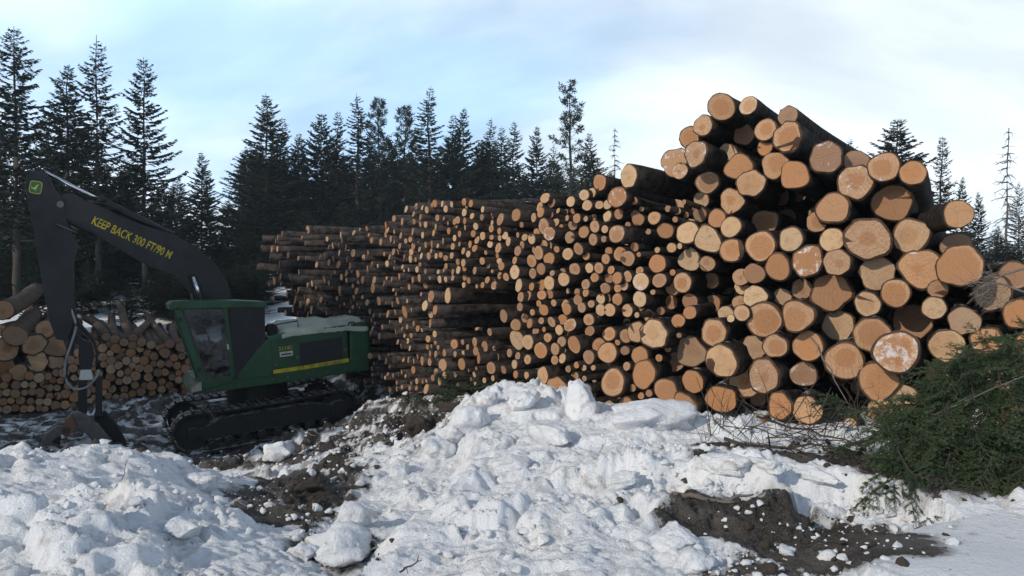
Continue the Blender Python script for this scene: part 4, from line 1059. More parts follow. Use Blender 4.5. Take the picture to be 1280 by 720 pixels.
for (a, b) in [((88, 282), (97, 288)), ((70, 280), (96, 291))]:
    bar3(a, b, BY1 + .06, .022, 'hose_clamp', G_STEEL, stick)
# grapple: rotator, head, curved tines, hoses
gy = -.05
grap = mp_(prism(pp([(99, 427), (114, 426), (118, 444), (113, 463), (100, 462), (98, 445)], gy), gy - .16, gy + .16), 'grapple', G_GRILL, bevel=.03)
mp_(prism(pp([(76, 415), (88, 410), (104, 424), (112, 428), (104, 434), (92, 428)], gy), gy - .1, gy + .1), 'link', G_BLACK, grap, .02)
mp_(prism(pp([(101, 461), (114, 461), (117, 474), (99, 474)], gy), gy - .22, gy + .22), 'rotator', G_PALE, grap, .03)
mp_(prism(pp([(98, 474), (109, 474), (109, 516), (97, 518)], gy), gy - .14, gy + .14), 'hanger', G_GRILL, grap, .02)
mp_(prism(pp([(119, 470), (128, 470), (128, 520), (119, 520)], gy), gy - .1, gy + .1), 'hanger', G_BLACK, grap, .02)
mp_(prism(pp([(89, 515.5), (101, 514), (123, 530), (141, 552), (139, 564), (122, 562.5), (112, 546), (101, 537), (86, 540), (79, 533)], gy + .3), gy + .16, gy + .34), 'grapple_arm', G_STEEL, grap, .03)
mp_(prism(pp([(80, 528), (90, 517), (96, 536), (83, 548), (77, 541)], gy + .4), gy + .3, gy + .42), 'side_plate', worn('rusty_plate', (.16, .07, .045), .7), grap, .01)
mp_(prism(pp([(118, 516), (132, 514), (146, 530), (158, 552), (154, 570), (138, 572), (128, 548), (118, 534)], gy - .3), gy - .5, gy - .2), 'grapple_arm', G_GRILL, grap, .03)
for y in (gy + .36, gy - .1):
    mp_(prism(pp([(88, 532), (72, 531), (57, 541), (49, 556), (50, 570), (58, 566), (64, 552), (76, 543), (90, 541)], gy + .3), y - .06, y + .06), 'tine', G_STEEL, grap, .02)
mp_(prism(pp([(50, 546), (74, 542), (78, 566), (49, 570)], gy + .1), gy - .34, gy + .36), 'bucket_plate', G_GRILL, grap, .03)
def hose(pts, y, r, mat=G_RUBBER, par=grap):
    P = [loc(*p, y) for p in pts]; C3 = [(a, y + .04 * math.sin(i), b) for i, (a, b) in enumerate(P)]
    # smooth the path
    Q = []
    for i in range(len(C3) - 1):
        p0, p1, p2, p3 = (Vector(C3[max(0, min(len(C3) - 1, j))]) for j in (i - 1, i, i + 1, i + 2))
        for t_ in (0, .25, .5, .75): Q.append(.5 * ((2 * p1) + (p2 - p0) * t_ + (2 * p0 - 5 * p1 + 4 * p2 - p3) * t_ ** 2 + (3 * p1 - p0 - 3 * p2 + p3) * t_ ** 3))
    Q.append(Vector(C3[-1]))
    mp_(MB().tube(Q, r, 8), 'hydraulic_hose', mat, par, 0, True)
hose([(88, 376), (91, 392), (95, 408), (89, 430), (82, 452), (82, 474), (92, 486), (108, 484), (120, 472), (124, 462)], gy + .25, .028, worn('pale_hose', (.26, .27, .28), .5))
hose([(90, 380), (97, 400), (108, 414), (117, 426), (122, 445)], gy + .15, .03)
hose([(86, 384), (94, 404), (112, 420), (120, 436), (121, 462)], gy - .05, .026)
hose([(92, 372), (92, 402), (84, 440), (84, 470), (94, 482)], gy + .05, .026)
# ------------------------------------------------------------------ conifers
def needle_mat(name, a, b, rough=.75):
    m = NT(name); tc = m.n('TexCoord').outputs['Object']; oi = m.n('ObjectInfo')
    n1 = m.noise(tc, 2.2, 4, .6); n2 = m.noise(tc, 11, 2)
    c = m.mix(m.ramp(m.math('ADD', m.math('MULTIPLY', n1, .6), m.math('MULTIPLY', n2, .4)), .35, .65), a, b)
    c = m.mix(m.math('MULTIPLY', oi.outputs['Random'], .35), c, (.030, .036, .022))
    m.base(c, rough, 0, .2); return m.m
M_FIR = needle_mat('fir_needles', (.008, .016, .013), (.023, .038, .030))
M_PINE = needle_mat('pine_needles', (.013, .023, .018), (.036, .054, .040))
M_TRUNK = worn('trunk_bark', (.040, .033, .029), .9, 0, (.075, .065, .058), .6, 3)
M_DEAD = worn('dead_branch_wood', (.11, .10, .095), .9, 0, (.05, .045, .04), .6, 3)

def leaf_cards(P, D, U, L, Wd):
    """diamond shaped sprays: base points P, directions D, side vectors U"""
    a = P; b = P + D * (L * .55)[:, None] + U * (Wd * .5)[:, None]; c = P + D * L[:, None]; d = P + D * (L * .5)[:, None] - U * (Wd * .5)[:, None]
    V = np.stack([a, b, c, d], 1).reshape(-1, 3)
    return V, np.arange(len(V)).reshape(-1, 4)

def conifer(seed, H, spread, start=.12, dens=1.0, droop=.25, gap=.0, style='fir', lean=0):
    r = np.random.default_rng(seed)
    tr = MB(); n = 10
    wob = r.normal(0, .012 * H, (n + 1, 2)) * np.linspace(0, 1, n + 1)[:, None] * .4
    path = [(wob[i, 0] + lean * H * (i / n) ** 1.5, wob[i, 1], H * i / n - .5 * (i == 0)) for i in range(n + 1)]
    R0 = .0105 * H + .03
    tr.tube(path, [max(.012, R0 * (1 - i / n) ** .85) for i in range(n + 1)], 8)
    P, D, U, L, Wd = [], [], [], [], []
    zs = []
    z = start * H
    while z < H * .985:
        zs.append(z); z += (.34 if style == 'fir' else .5) * (.55 + .6 * (1 - z / H)) * (H / 14) ** .5
    for z in zs:
        t = z / H; k = (1 - t)
        base = np.array([np.interp(z, [p[2] for p in path], [p[0] for p in path]), np.interp(z, [p[2] for p in path], [p[1] for p in path]), z])
        prof = (k ** .8) * (1 - .45 * max(0, (.30 - t) / .30)) if style == 'fir' else (k ** .55) * .9
        nb = int(r.integers(4, 7) if style == 'fir' else r.integers(3, 5))
        a0 = r.random() * 6.28
        for b in range(nb):
            if r.random() < gap: continue
            az = a0 + 6.2832 * b / nb + r.normal(0, .3)
            Lb = spread * prof * r.uniform(.42, 1.28) + .12
            el = (.55 * t - droop + r.normal(0, .10)) if style == 'fir' else (.15 + .55 * t + r.normal(0, .15))
            d0 = np.array([math.cos(az) * math.cos(el), math.sin(az) * math.cos(el), math.sin(el)])
            side = np.array([-math.sin(az), math.cos(az), 0])
            ns = max(3, int(Lb / .30)); pts = []
            for i in range(ns + 1):
                s = i / ns
                pts.append(base + d0 * Lb * s + np.array([0, 0, (.22 if style == 'fir' else .1) * Lb * s * s - .16 * Lb * s * (1 - s)]))
            if t < .93: tr.tube(pts[::max(1, ns // 3)] if ns > 3 else pts, np.linspace(max(.012, .010 + .008 * Lb), .006, len(pts[::max(1, ns // 3)] if ns > 3 else pts)).tolist(), 4, False)
            m_ = max(4, int((52 if style == 'fir' else 14) * dens * Lb / 1.0 + 5))
            lo = .12 if style == 'fir' else .45
            s = lo + (1 - lo) * r.random(m_) ** (.8 if style == 'fir' else .6)
            i0 = np.minimum((s * ns).astype(int), ns - 1); f = s * ns - i0
            PA = np.array(pts); p = PA[i0] * (1 - f)[:, None] + PA[i0 + 1] * f[:, None]
            if style == 'fir':
                sg = np.where(r.random(m_) < .5, -1, 1)
                dd = d0 * r.uniform(.35, 1.0, m_)[:, None] + side * (sg * r.uniform(.2, .95, m_))[:, None] + r.normal(0, .16, (m_, 3)); dd[:, 2] -= r.uniform(.0, .5, m_)
                LL = r.uniform(.13, .34, m_) * (1.15 - .55 * s) * (.45 + .75 * min(1, Lb / 1.2)); WW = LL * r.uniform(.22, .42, m_)
            else:
                q = 3
                p = np.repeat(p, q, 0) + r.normal(0, .07, (m_ * q, 3)); m2 = m_ * q
                dd = r.normal(0, 1, (m2, 3)) + d0 * .6; dd[:, 2] += .35
                LL = r.uniform(.16, .32, m2); WW = LL * .22
            dd /= np.linalg.norm(dd, axis=1)[:, None]
            rv = r.normal(0, 1, dd.shape) + np.array([0, 0, .2]); uu = np.cross(dd, rv); uu /= np.linalg.norm(uu, axis=1)[:, None] + 1e-6
            P.append(p); D.append(dd); U.append(uu); L.append(LL); Wd.append(WW)
    V, Q = leaf_cards(np.concatenate(P), np.concatenate(D), np.concatenate(U), np.concatenate(L), np.concatenate(Wd))
    return tr, V, Q

def snag(seed, H, spread, needles=0.0):
    r = np.random.default_rng(seed); tr = MB()
    path = [(r.normal(0, .03) * (i > 0), r.normal(0, .03) * (i > 0), H * i / 8 - .4 * (i == 0)) for i in range(9)]
    tr.tube(path, [max(.02, .011 * H * (1 - i / 8) ** .9) for i in range(9)], 7)
    br = MB(); z = .22 * H
    P, D, U, L, Wd = [], [], [], [], []
    while z < H * .99:
        k = 1 - z / H
        for b in range(int(r.integers(3, 6))):
            az = r.random() * 6.28; Lb = spread * (k ** .7) * r.uniform(.4, 1.1) + .1; el = r.normal(-.05, .22)
            d = np.array([math.cos(az) * math.cos(el), math.sin(az) * math.cos(el), math.sin(el)])
            pts = [np.array([0, 0, z]) + d * Lb * s + np.array([0, 0, -.25 * Lb * s * s + r.normal(0, .03)]) for s in (0, .35, .7, 1)]
            br.tube(pts, [.026, .020, .014, .008], 4, False)
            for j in range(int(Lb * 7)):
                s = r.uniform(.2, 1); p = np.array([0, 0, z]) + d * Lb * s + np.array([0, 0, -.25 * Lb * s * s]); e = r.normal(0, 1, 3); e /= np.linalg.norm(e)
                br.tube([p, p + e * r.uniform(.12, .35)], [.010, .005], 3, False)
        z += .32
    return tr, br

PROTO = {}
def proto(key, *a, **k):
    tr, V, Q = conifer(*a, **k)
    me = pymesh('trunk', tr.v, tr.f, True); me.materials.append(M_TRUNK)
    cm = npmesh('crown', V, Q); cm.materials.append(M_PINE if k.get('style') == 'pine' else M_FIR)
    PROTO[key] = (me, cm, V, Q, tr, a[1])
proto('tall', 1, 15, 3.3, start=.22, dens=1.0, droop=.22, gap=.14)
proto('airy', 2, 15, 2.9, start=.30, dens=.7, droop=.18, gap=.30)
proto('classic', 3, 14, 3.2, start=.10, dens=1.15, droop=.30, gap=.05)
proto('narrow', 4, 15, 2.3, start=.12, dens=1.2, droop=.22, gap=.10)
proto('bushy', 5, 11, 3.1, start=.03, dens=1.3, droop=.25, gap=.0)
proto('spire', 6, 16, 2.5, start=.10, dens=1.0, droop=.35, gap=.12)
proto('tiered', 7, 12, 2.0, start=.2, dens=.8, droop=.05, gap=.22)
proto('pine', 8, 15, 2.2, start=.38, dens=1.3, droop=0, gap=.25, style='pine')
proto('pinedense', 9, 14, 2.2, start=.22, dens=1.7, droop=0, gap=.05, style='pine')

def tree(px, py, depth, key, label, wide=1.0, cat='tree', rot=None, group='conifers at the edge of the clearing', basepy=None):
    """a conifer whose tip stands at photograph pixel px, py"""
    top = at(px, py, depth); g = gz(top.x, top.y)
    me, cm, V, Q, tr, H = PROTO[key]; s = (top.z - g) / H
    o = empty('conifer_tree', (top.x, top.y, g)); wide *= 1.15; o.scale = (s * wide, s * wide, s); o.rotation_euler = (0, 0, (px * 1.7) % 6.28 if rot is None else rot)
    tag(o, label, cat, group)
    for nm, m in (('trunk', me), ('crown', cm)):
        c = bpy.data.objects.new(nm, m); COL.objects.link(c); c.parent = o
    return o
T = [
 (18,33,38,'tall',1.1,'tall dark fir at the outer edge, bare trunk showing between sparse tiers'),
 (121,44,40,'airy',1.0,'tallest slender fir with bare lower trunk rising behind the black stick'),
 (84,80,43,'classic',1.05,'broad shaggy fir crowded against the tallest slender fir'),
 (179,71,41,'tall',.95,'lone tall fir with tiered outspread branches above the boom lettering'),
 (152,205,46,'bushy',.9,'short bushy fir filling the gap below the lone tiered fir'),
 (58,150,45,'classic',.95,'mid-height ragged fir behind the top of the black stick'),
 (252,189,50,'classic',.95,'small pointed fir standing apart in the gap of the skyline'),
 (214,236,62,'narrow',1.2,'tiny faint fir tip just beside the small pointed fir'),
 (285,250,60,'bushy',1.1,'low dark fir between the small pointed fir and the ragged tall one'),
 (333,116,52,'classic',1.05,'ragged tall fir that opens the middle tree line'),
 (352,146,53,'narrow',1.1,'leaning-tipped fir tucked behind the ragged tall fir'),
 (373,165,54,'classic',.85,'lower grey fir before the dip of the middle tree line'),
 (402,141,55,'bushy',.85,'blunt dense fir beyond the cab'),
 (422,138,57,'narrow',1.0,'thin fir spike close to the blunt dense fir'),
 (446,116,55,'spire',1.1,'tall feathery fir above the engine hood'),
 (474,123,56,'pinedense',.9,'knobby-topped pine above the far stack'),
 (505,132,57,'pinedense',1.0,'round-tufted pine beside the knobby-topped pine'),
 (537,107,55,'spire',1.1,'tallest narrow fir spire of the middle tree line'),
 (566,142,57,'narrow',1.05,'slim fir on the shoulder of the tallest spire'),
 (579,134,56,'classic',.8,'full fir with spiky tip over the far stack'),
 (601,176,58,'bushy',.8,'low dark fir between two pairs of spires'),
 (614,147,57,'spire',1.0,'thin pale fir spire, first of a close trio'),
 (628,158,58,'narrow',1.1,'middle fir of the close trio of spires'),
 (643,151,56,'narrow',1.05,'feathery fir, last of the close trio of spires'),
 (671,157,57,'classic',.8,'evenly tapered fir next to the tall open pine'),
 (692,178,58,'airy',.9,'sparse grey fir leaning on the tall open pine'),
 (713,99,47,'pine',1.05,'tall open pine with upswept tufted arms above the middle stack'),
 (737,165,50,'classic',.75,'dark fir close behind the tall open pine'),
 (763,212,60,'narrow',1.0,'low fir at the foot of the dead grey larch'),
 (1062,170,42,'airy',1.0,'tiny fir tip peeping over the shoulder of the tall stack'),
 (1121,149,40,'bushy',1.25,'thick bushy fir top above the outer corner of the tall stack'),
 (1176,170,38,'tiered',1.0,'flat-tiered fir with see-through branches beside the tall stack'),
 (1203,220,44,'classic',.65,'small dark fir behind the flat-tiered fir'),
 (1223,239,46,'classic',.75,'lowest pointed fir on the outer side of the tall stack'),
 (1274,225,44,'airy',.8,'thin fir at the very edge beyond the dead larch'),
 (1248,282,42,'bushy',.7,'squat dark fir below the dead larch'),
 (160,352,33,'bushy',.9,'young spreading fir behind the low stack, snow showing past it'),
 (205,330,36,'bushy',.8,'young fir in front of the snow bank beside the cab'),
 (45,300,34,'bushy',1.0,'dark young fir behind the black stick'),
 (110,322,37,'airy',1.2,'thin young fir between stick and boom'),
]
for (px, py, d, key, wd, lab) in T: tree(px, py, d, key, lab, wd)
# two dead larches: bare poles with short twigs
for i, (px, py, d, sp_, lab) in enumerate([(769,160,52,1.5,'dead grey larch with fine bare twigs behind the middle stack'), (1260,160,36,1.25,'bare larch pole with a few twiggy tiers on the outer side')]):
    top = at(px, py, d); g = gz(top.x, top.y)
    tr, br = snag(50 + i, top.z - g, sp_)
    o = empty('dead_larch', (top.x, top.y, g)); tag(o, lab, 'dead tree', 'bare larches')
    tr.build('trunk', M_DEAD, o, True); tag(br.build('twigs', M_DEAD, o), kind='stuff')
# trees off to one side that shade the landing
for i, (x, y, h) in enumerate([(-15.6,8.6,11.0),(-17.4,9.6,12.6),(-19.2,10.8,13),(-18.3,7.6,13.5),(-21,12.2,13.5),(-20.4,9.4,14),(-22.4,14.6,14.5),(-23.5,11.8,14.5),(-24,17.5,15),(-25.5,14.5,15),(-26,20.5,15),(-16.8,7.0,12),(-22,8.6,14)]):
    key = ('bushy', 'classic', 'narrow')[i % 3]
    me, cm, V, Q, tr, H = PROTO[key]
    o = empty('conifer_tree', (x, y, gz(x, y))); o.scale = (h / H * 1.1, h / H * 1.1, h / H); o.rotation_euler = (0, 0, i)
    tag(o, 'dense fir of the stand beside the landing, outside the view', 'tree', 'firs shading the landing')
    for nm, m in (('trunk', me), ('crown', cm)):
        c = bpy.data.objects.new(nm, m); COL.objects.link(c); c.parent = o
# the wood behind, as one mass
rr = np.random.default_rng(3)
VV, QQ, off = [], [], 0
def mass(px, py, d, key, wd=1.0):
    global off
    top = at(px, py, d); g = gz(top.x, top.y); me, cm, V, Q, tr, H = PROTO[key]; s = (top.z - g) / H
    a = rr.random() * 6.28; c_, s_ = math.cos(a), math.sin(a)
    keep = rr.random(len(Q)) < .8; q = Q[keep]; v = V[q.ravel()]
    v = np.stack([(v[:, 0] * c_ - v[:, 1] * s_) * s * wd * 1.05, (v[:, 0] * s_ + v[:, 1] * c_) * s * wd * 1.05, v[:, 2] * s], 1) + np.array([top.x, top.y, g])
    VV.append(v); QQ.append(np.arange(len(v)).reshape(-1, 4) + off); off += len(v)
for k in range(64): mass(300 + k * 7.3 + rr.normal(0, 5), rr.uniform(168, 228) + 26 * (k > 46), rr.uniform(58, 74), ('classic', 'bushy', 'narrow')[k % 3], 1.45)
for k in range(12): mass(-20 + k * 19 + rr.normal(0, 5), rr.uniform(140, 215), rr.uniform(47, 56), ('classic', 'narrow')[k % 2], 1.3)
for k in range(14): mass(360 + k * 27 + rr.normal(0, 8), rr.uniform(258, 290), rr.uniform(44, 50), 'bushy', 1.9)
for k in range(30): mass(-60 + k * 11 + rr.normal(0, 5), rr.uniform(220, 285), rr.uniform(52, 68), ('classic', 'bushy')[k % 2], 1.5)
for k in range(22): mass(-50 + k * 17 + rr.normal(0, 8), rr.uniform(285, 330), rr.uniform(42, 48), 'bushy', 2.3)
for k in range(26): mass(-40 + k * 14.5 + rr.normal(0, 6), rr.uniform(318, 346) + (14 if 80 < -40 + k * 14.5 < 215 else 0), rr.uniform(39, 43), 'bushy', 3.0)
for k in range(13): mass(90 + k * 10 + rr.normal(0, 3), rr.uniform(352, 374), rr.uniform(35, 37.5), 'bushy', 2.6)
for k in range(14): mass(215 + k * 9 + rr.normal(0, 4), rr.uniform(335, 352), rr.uniform(34, 40), 'bushy', 3.2)
for k in range(14): mass(1215 + k * 9 + rr.normal(0, 4), rr.uniform(300, 335), rr.uniform(30, 40), 'bushy', 2.2)
for k in range(16): mass(1000 + k * 24 + rr.normal(0, 8), rr.uniform(268, 310), rr.uniform(48, 62), ('classic', 'bushy')[k % 2], 1.7)
for k in range(9): mass(690 + k * 16 + rr.normal(0, 4), rr.uniform(235, 265), rr.uniform(56, 66), 'classic', 1.1)
tag(mesh_obj('forest', npmesh('forest', np.concatenate(VV), np.concatenate(QQ)), M_FIR), 'dark conifer wood closing off the clearing behind the log stacks', kind='stuff')

# ------------------------------------------------------------------ cut fir boughs piled against the deck
M_BOUGH = needle_mat('fresh_fir_needles', (.026, .054, .024), (.072, .115, .048), .55)
M_TWIG = worn('twig_bark', (.055, .042, .034), .9, 0, (.11, .095, .08), .5, 8)
M_TWIGL = worn('grey_twig_bark', (.15, .13, .115), .9, 0, (.07, .06, .05), .5, 8)
def spray(seed, L):
    """one flat fir branch along +x, hanging a little"""
    r = np.random.default_rng(seed); tw = MB()
    P, D, U, Ls, W_ = [], [], [], [], []
    def needles(p0, d, ln, n):
        s = r.random(n) * ln
        ph = r.random(n) * 6.28; a = np.cross(d, [0, 0, 1.0]); a /= np.linalg.norm(a) + 1e-6; b = np.cross(a, d)
        rad = a * np.cos(ph)[:, None] + b * (np.sin(ph) * .75)[:, None]
        dd = rad * .8 + d * .65; dd /= np.linalg.norm(dd, axis=1)[:, None]
        uu = np.cross(dd, d + r.normal(0, .3, (n, 3))); uu /= np.linalg.norm(uu, axis=1)[:, None] + 1e-6
        P.append(p0 + d * s[:, None] + np.array([0, 0, -.25]) * (s * s)[:, None]); D.append(dd); U.append(uu); Ls.append(r.uniform(.020, .034, n)); W_.append(np.full(n, .0065))
    n = int(L / .055)
    main = [np.array([L * i / 8, .03 * math.sin(i + seed), -.22 * L * (i / 8) ** 2]) for i in range(9)]
    tw.tube(main, np.linspace(.009, .0025, 9).tolist(), 5, False)
    for i in range(n):
        s = .10 + .88 * i / n; p = np.array([np.interp(s * L, [q[0] for q in main], [q[j] for q in main]) for j in range(3)])
        ln = (.34 * L) * (1 - s) ** .75 * r.uniform(.6, 1.15) + .035
        sg = 1 if i % 2 else -1
        d = np.array([.62, sg * .78, -.22 + r.normal(0, .12)]); d /= np.linalg.norm(d)
        tw.tube([p, p + d * ln * .5 + np.array([0, 0, -.06 * ln * ln]), p + d * ln + np.array([0, 0, -.25 * ln * ln])], [.0035, .0025, .0015], 3, False)
        needles(p, d, ln, int(ln * 340))
        for j in range(int(ln / .075)):
            q = p + d * (ln * (.25 + .7 * r.random())); e = d * .7 + np.array([-d[1], d[0], 0]) * (1 if r.random() < .5 else -1) * .6 + r.normal(0, .12, 3); e /= np.linalg.norm(e)
            needles(q, e, ln * .38 * r.uniform(.5, 1) + .02, int(ln * 90 + 8))
        needles(p, np.array([1, 0, -.2]), .06, 10)
    V, Q = leaf_cards(np.concatenate(P), np.concatenate(D), np.concatenate(U), np.concatenate(Ls), np.concatenate(W_))
    return tw, V, Q
SPR = [spray(200 + i, L) for i, L in enumerate((.95, .8, .7, 1.05))]
def place_sprays(items, name, label, cat):
    VV, QQ, off = [], [], 0; tw = MB()
    for (p, az, el, roll, s, k) in items:
        t_, V, Q = SPR[k]
        M = Matrix.Translation(p) @ Matrix.Rotation(az, 4, 'Z') @ Matrix.Rotation(-el, 4, 'Y') @ Matrix.Rotation(roll, 4, 'X') @ Matrix.Scale(s, 4)
        A = np.array(M)
        VV.append(V @ A[:3, :3].T + A[:3, 3]); QQ.append(Q + off); off += len(V)
        tw.add([M @ v for v in t_.v], t_.f)
    o = empty(name, items[0][0]); tag(o, label, cat); b = Vector(items[0][0])
    mesh_obj('needles', npmesh('needles', np.concatenate(VV) - np.array(b), np.concatenate(QQ)), M_BOUGH, o)
    tag(tw.build('twigs', M_TWIG, o, origin=b), kind='stuff')
    return o
rb = random.Random(8)
it = []
top_b = ([1080,1110,1150,1190,1230,1260,1290,1330],[540,508,484,458,422,410,398,392])
for k in range(360):
    px = rb.uniform(1118, 1335); t_ = rb.random()
    y0 = np.interp(px, *top_b) + 14; y1 = min(632, 560 + (px - 1080) * .6)
    py = y0 + (y1 - y0) * t_
    d = 8.15 - .95 * t_ + rb.uniform(-.25, .3)
    p = at(px, py, d); p.z = max(p.z, gz(p.x, p.y) + .05)
    az = math.radians(rb.gauss(205, 42)); el = math.radians(rb.gauss(-34 + 26 * (1 - t_), 20))
    it.append((p, az, el, rb.gauss(0, .5), rb.uniform(.45, .85), rb.randrange(4)))
place_sprays(it, 'fir_boughs', 'heap of cut green fir boughs leaning on the outer foot of the tall stack', 'fir boughs')
it = []
for k in range(16):
    px = rb.uniform(533, 606); t_ = rb.random(); py = 482 + 20 * t_ + abs(px - 570) * .15
    p = at(px, py, 15.2 - t_ * .5); p.z = max(p.z, gz(p.x, p.y) + .08)
    it.append((p, math.radians(rb.uniform(150, 390)), math.radians(rb.uniform(-10, 45)), rb.gauss(0, .4), rb.uniform(.5, .85), rb.randrange(4)))
place_sprays(it, 'fir_sprigs', 'small clump of green fir sprigs at the foot of the far stack', 'fir sprigs')
it = []
for k in range(10):
    px = rb.uniform(1040, 1085); py = rb.uniform(500, 522)
    p = at(px, py, 8.9); it.append((p, math.radians(rb.uniform(120, 220)), math.radians(rb.uniform(0, 35)), rb.gauss(0, .4), rb.uniform(.3, .5), rb.randrange(4)))
place_sprays(it, 'fir_sprigs', 'mossy green sprig lying among the twigs below the tall stack', 'fir sprigs')

# ------------------------------------------------------------------ brush, sticks, stems in the snow
def stick(px0, py0, d0, px1, py1, d1, r, label, mat=None, side=4, seed=0, name='dead_branch'):
    r_ = random.Random(seed or int(px0 * 13 + py0)); a, b = at(px0, py0, d0), at(px1, py1, d1)
    L = (b - a).length; pts = [a.lerp(b, i / 6) + Vector((r_.gauss(0, .02), r_.gauss(0, .02), r_.gauss(0, .02))) * L * (0 < i < 6) for i in range(7)]
    m_ = MB().tube(pts, np.linspace(r, r * .35, 7).tolist(), 6)
    for k in range(side):
        i = r_.randrange(1, 6); d = (b - a).normalized() + Vector((r_.gauss(0, .6), r_.gauss(0, .6), r_.gauss(.1, .6))); e = pts[i] + d.normalized() * L * r_.uniform(.08, .25)
        m_.tube([pts[i], pts[i].lerp(e, .5) + Vector((0, 0, .01)), e], [r * .5, r * .35, r * .2], 4)
    return tag(m_.build(name, mat or M_TWIG, None, True, origin=None), label, 'branch', 'dead branches and stems')
stick(1014,422,8.95,1061,506,8.5,.012,'thin crooked dead branch leaning across the shaded logs of the tall stack', M_TWIGL)
stick(1085,548,8.1,1280,470,7.2,.010,'long grey twig running through the green boughs', M_TWIGL, 6)
stick(905,548,8.6,1075,566,8.1,.022,'long dark branch lying along the foot of the tall stack', M_TWIG, 8)
stick(945,520,8.7,1080,560,8.2,.016,'arched dark branch over the twig tangle', M_TWIG, 7)
stick(500,715,5.2,527,700,5.1,.008,'small dark twig stuck in the snow low in the middle', M_TWIG, 4)
stick(745,574,8.6,757,549,8.6,.006,'forked stem sticking out of the smooth snow bank', M_TWIGL, 2)
stick(82,592,8.0,88,556,8.2,.007,'bare weed stem on the crest of the snow mound', M_TWIGL, 4)
stick(152,600,7.6,160,574,7.8,.006,'thin weed stem behind the crest of the snow mound', M_TWIGL, 3)
stick(362,534,17.3,396,545,17.0,.028,'broken stick leaning on the crawler track', M_TWIGL, 1)
stick(840,618,7.3,918,628,6.9,.03,'broken grey branch on the rim of the mud hollow', M_TWIGL, 3)
stick(905,625,7.0,942,618,7.0,.022,'short split branch on the rim of the mud hollow', M_TWIGL, 2)
br = MB(); rb = random.Random(21)
for k in range(95):
    px = rb.uniform(880, 1085); py = rb.gauss(548, 13) - max(0, px - 1000) * .12; d = 8.45 + rb.uniform(-.35, .35)
    a = at(px, py, d); a.z = max(a.z, gz(a.x, a.y) + .01)
    el = rb.choice((rb.uniform(.6, 1.4), rb.uniform(-.1, .4))); az = rb.uniform(0, 6.28); L = rb.uniform(.15, .75)
    dv = Vector((math.cos(az) * math.cos(el), math.sin(az) * math.cos(el) * .5, math.sin(el)))
    b = a + dv * L; m_ = a.lerp(b, .5) + Vector((rb.gauss(0, .04), rb.gauss(0, .04), rb.gauss(0, .04))) * 1
    r = rb.uniform(.0025, .007); br.tube([a, m_, b], [r, r * .8, r * .4], 4, False)
    for j in range(2):
        e = m_ + (dv + Vector((rb.gauss(0, .6), rb.gauss(0, .6), rb.gauss(0, .6)))).normalized() * L * .35; br.tube([m_, e], [r * .6, r * .3], 3, False)
tag(br.build('brush', M_TWIG), 'tangle of bare twigs along the foot of the tall stack', kind='stuff')
gb = MB()
for k in range(75):
    a = at(1222 + rb.gauss(18, 16), 360 + rb.gauss(0, 12), 8.0 + rb.uniform(-.2, .2)); 
    dv = Vector((rb.uniform(-.9, -.1), rb.gauss(0, .4), rb.uniform(-.6, .5))).normalized(); L = rb.uniform(.06, .24)
    gb.tube([a, a + dv * L * .6 + Vector((0, 0, .01)), a + dv * L + Vector((0, 0, -.02))], [.0035, .0025, .0015], 3, False)
a, b = at(1300, 330, 7.7), at(1212, 368, 8.1); gb.tube([a, a.lerp(b, .5) + Vector((0, 0, .05)), b], [.014, .010, .004], 5)
a, b = at(1300, 372, 7.7), at(1208, 352, 8.1); gb.tube([a, a.lerp(b, .5) + Vector((0, 0, .05)), b], [.012, .009, .004], 5)
tag(gb.build('bare_branch', M_TWIGL), 'bushy bare grey branch hanging before a shaded log at the outer edge', 'branch', 'dead branches and stems')
CLOUD = 23.5; CLOUD_LOC = (2.42, 12.47, 0); EXPO = -0.62; HAZE = .0006
# ------------------------------------------------------------------ light, sky, camera
SUN_AZ, SUN_EL = math.radians(-135), math.radians(26)    # measured from +Y towards +X
sd = Vector((math.sin(SUN_AZ) * math.cos(SUN_EL), math.cos(SUN_AZ) * math.cos(SUN_EL), math.sin(SUN_EL)))
ld = bpy.data.lights.new('sun', 'SUN'); ld.energy = 4.4; ld.angle = math.radians(.6); ld.color = (1, .89, .74)
lo = bpy.data.objects.new('sun', ld); COL.objects.link(lo); lo.rotation_euler = sd.to_track_quat('Z', 'Y').to_euler(); lo.location = sd * 60
W = bpy.data.worlds.new('World'); S.world = W; W.use_nodes = True
t = W.node_tree; [t.nodes.remove(n) for n in list(t.nodes)]
def wn(typ, **kw):
    n = t.nodes.new('ShaderNode' + typ)
    for k, v in kw.items(): setattr(n, k, v)
    return n
out = wn('OutputWorld'); bg = wn('Background'); bg.inputs[1].default_value = .10
sky = wn('TexSky', sky_type='NISHITA', sun_disc=False, sun_elevation=SUN_EL, sun_rotation=SUN_AZ, air_density=1.0, dust_density=.4, ozone_density=1.2)
tc = wn('TexCoord'); sep = wn('SeparateXYZ'); t.links.new(tc.outputs['Generated'], sep.inputs[0])
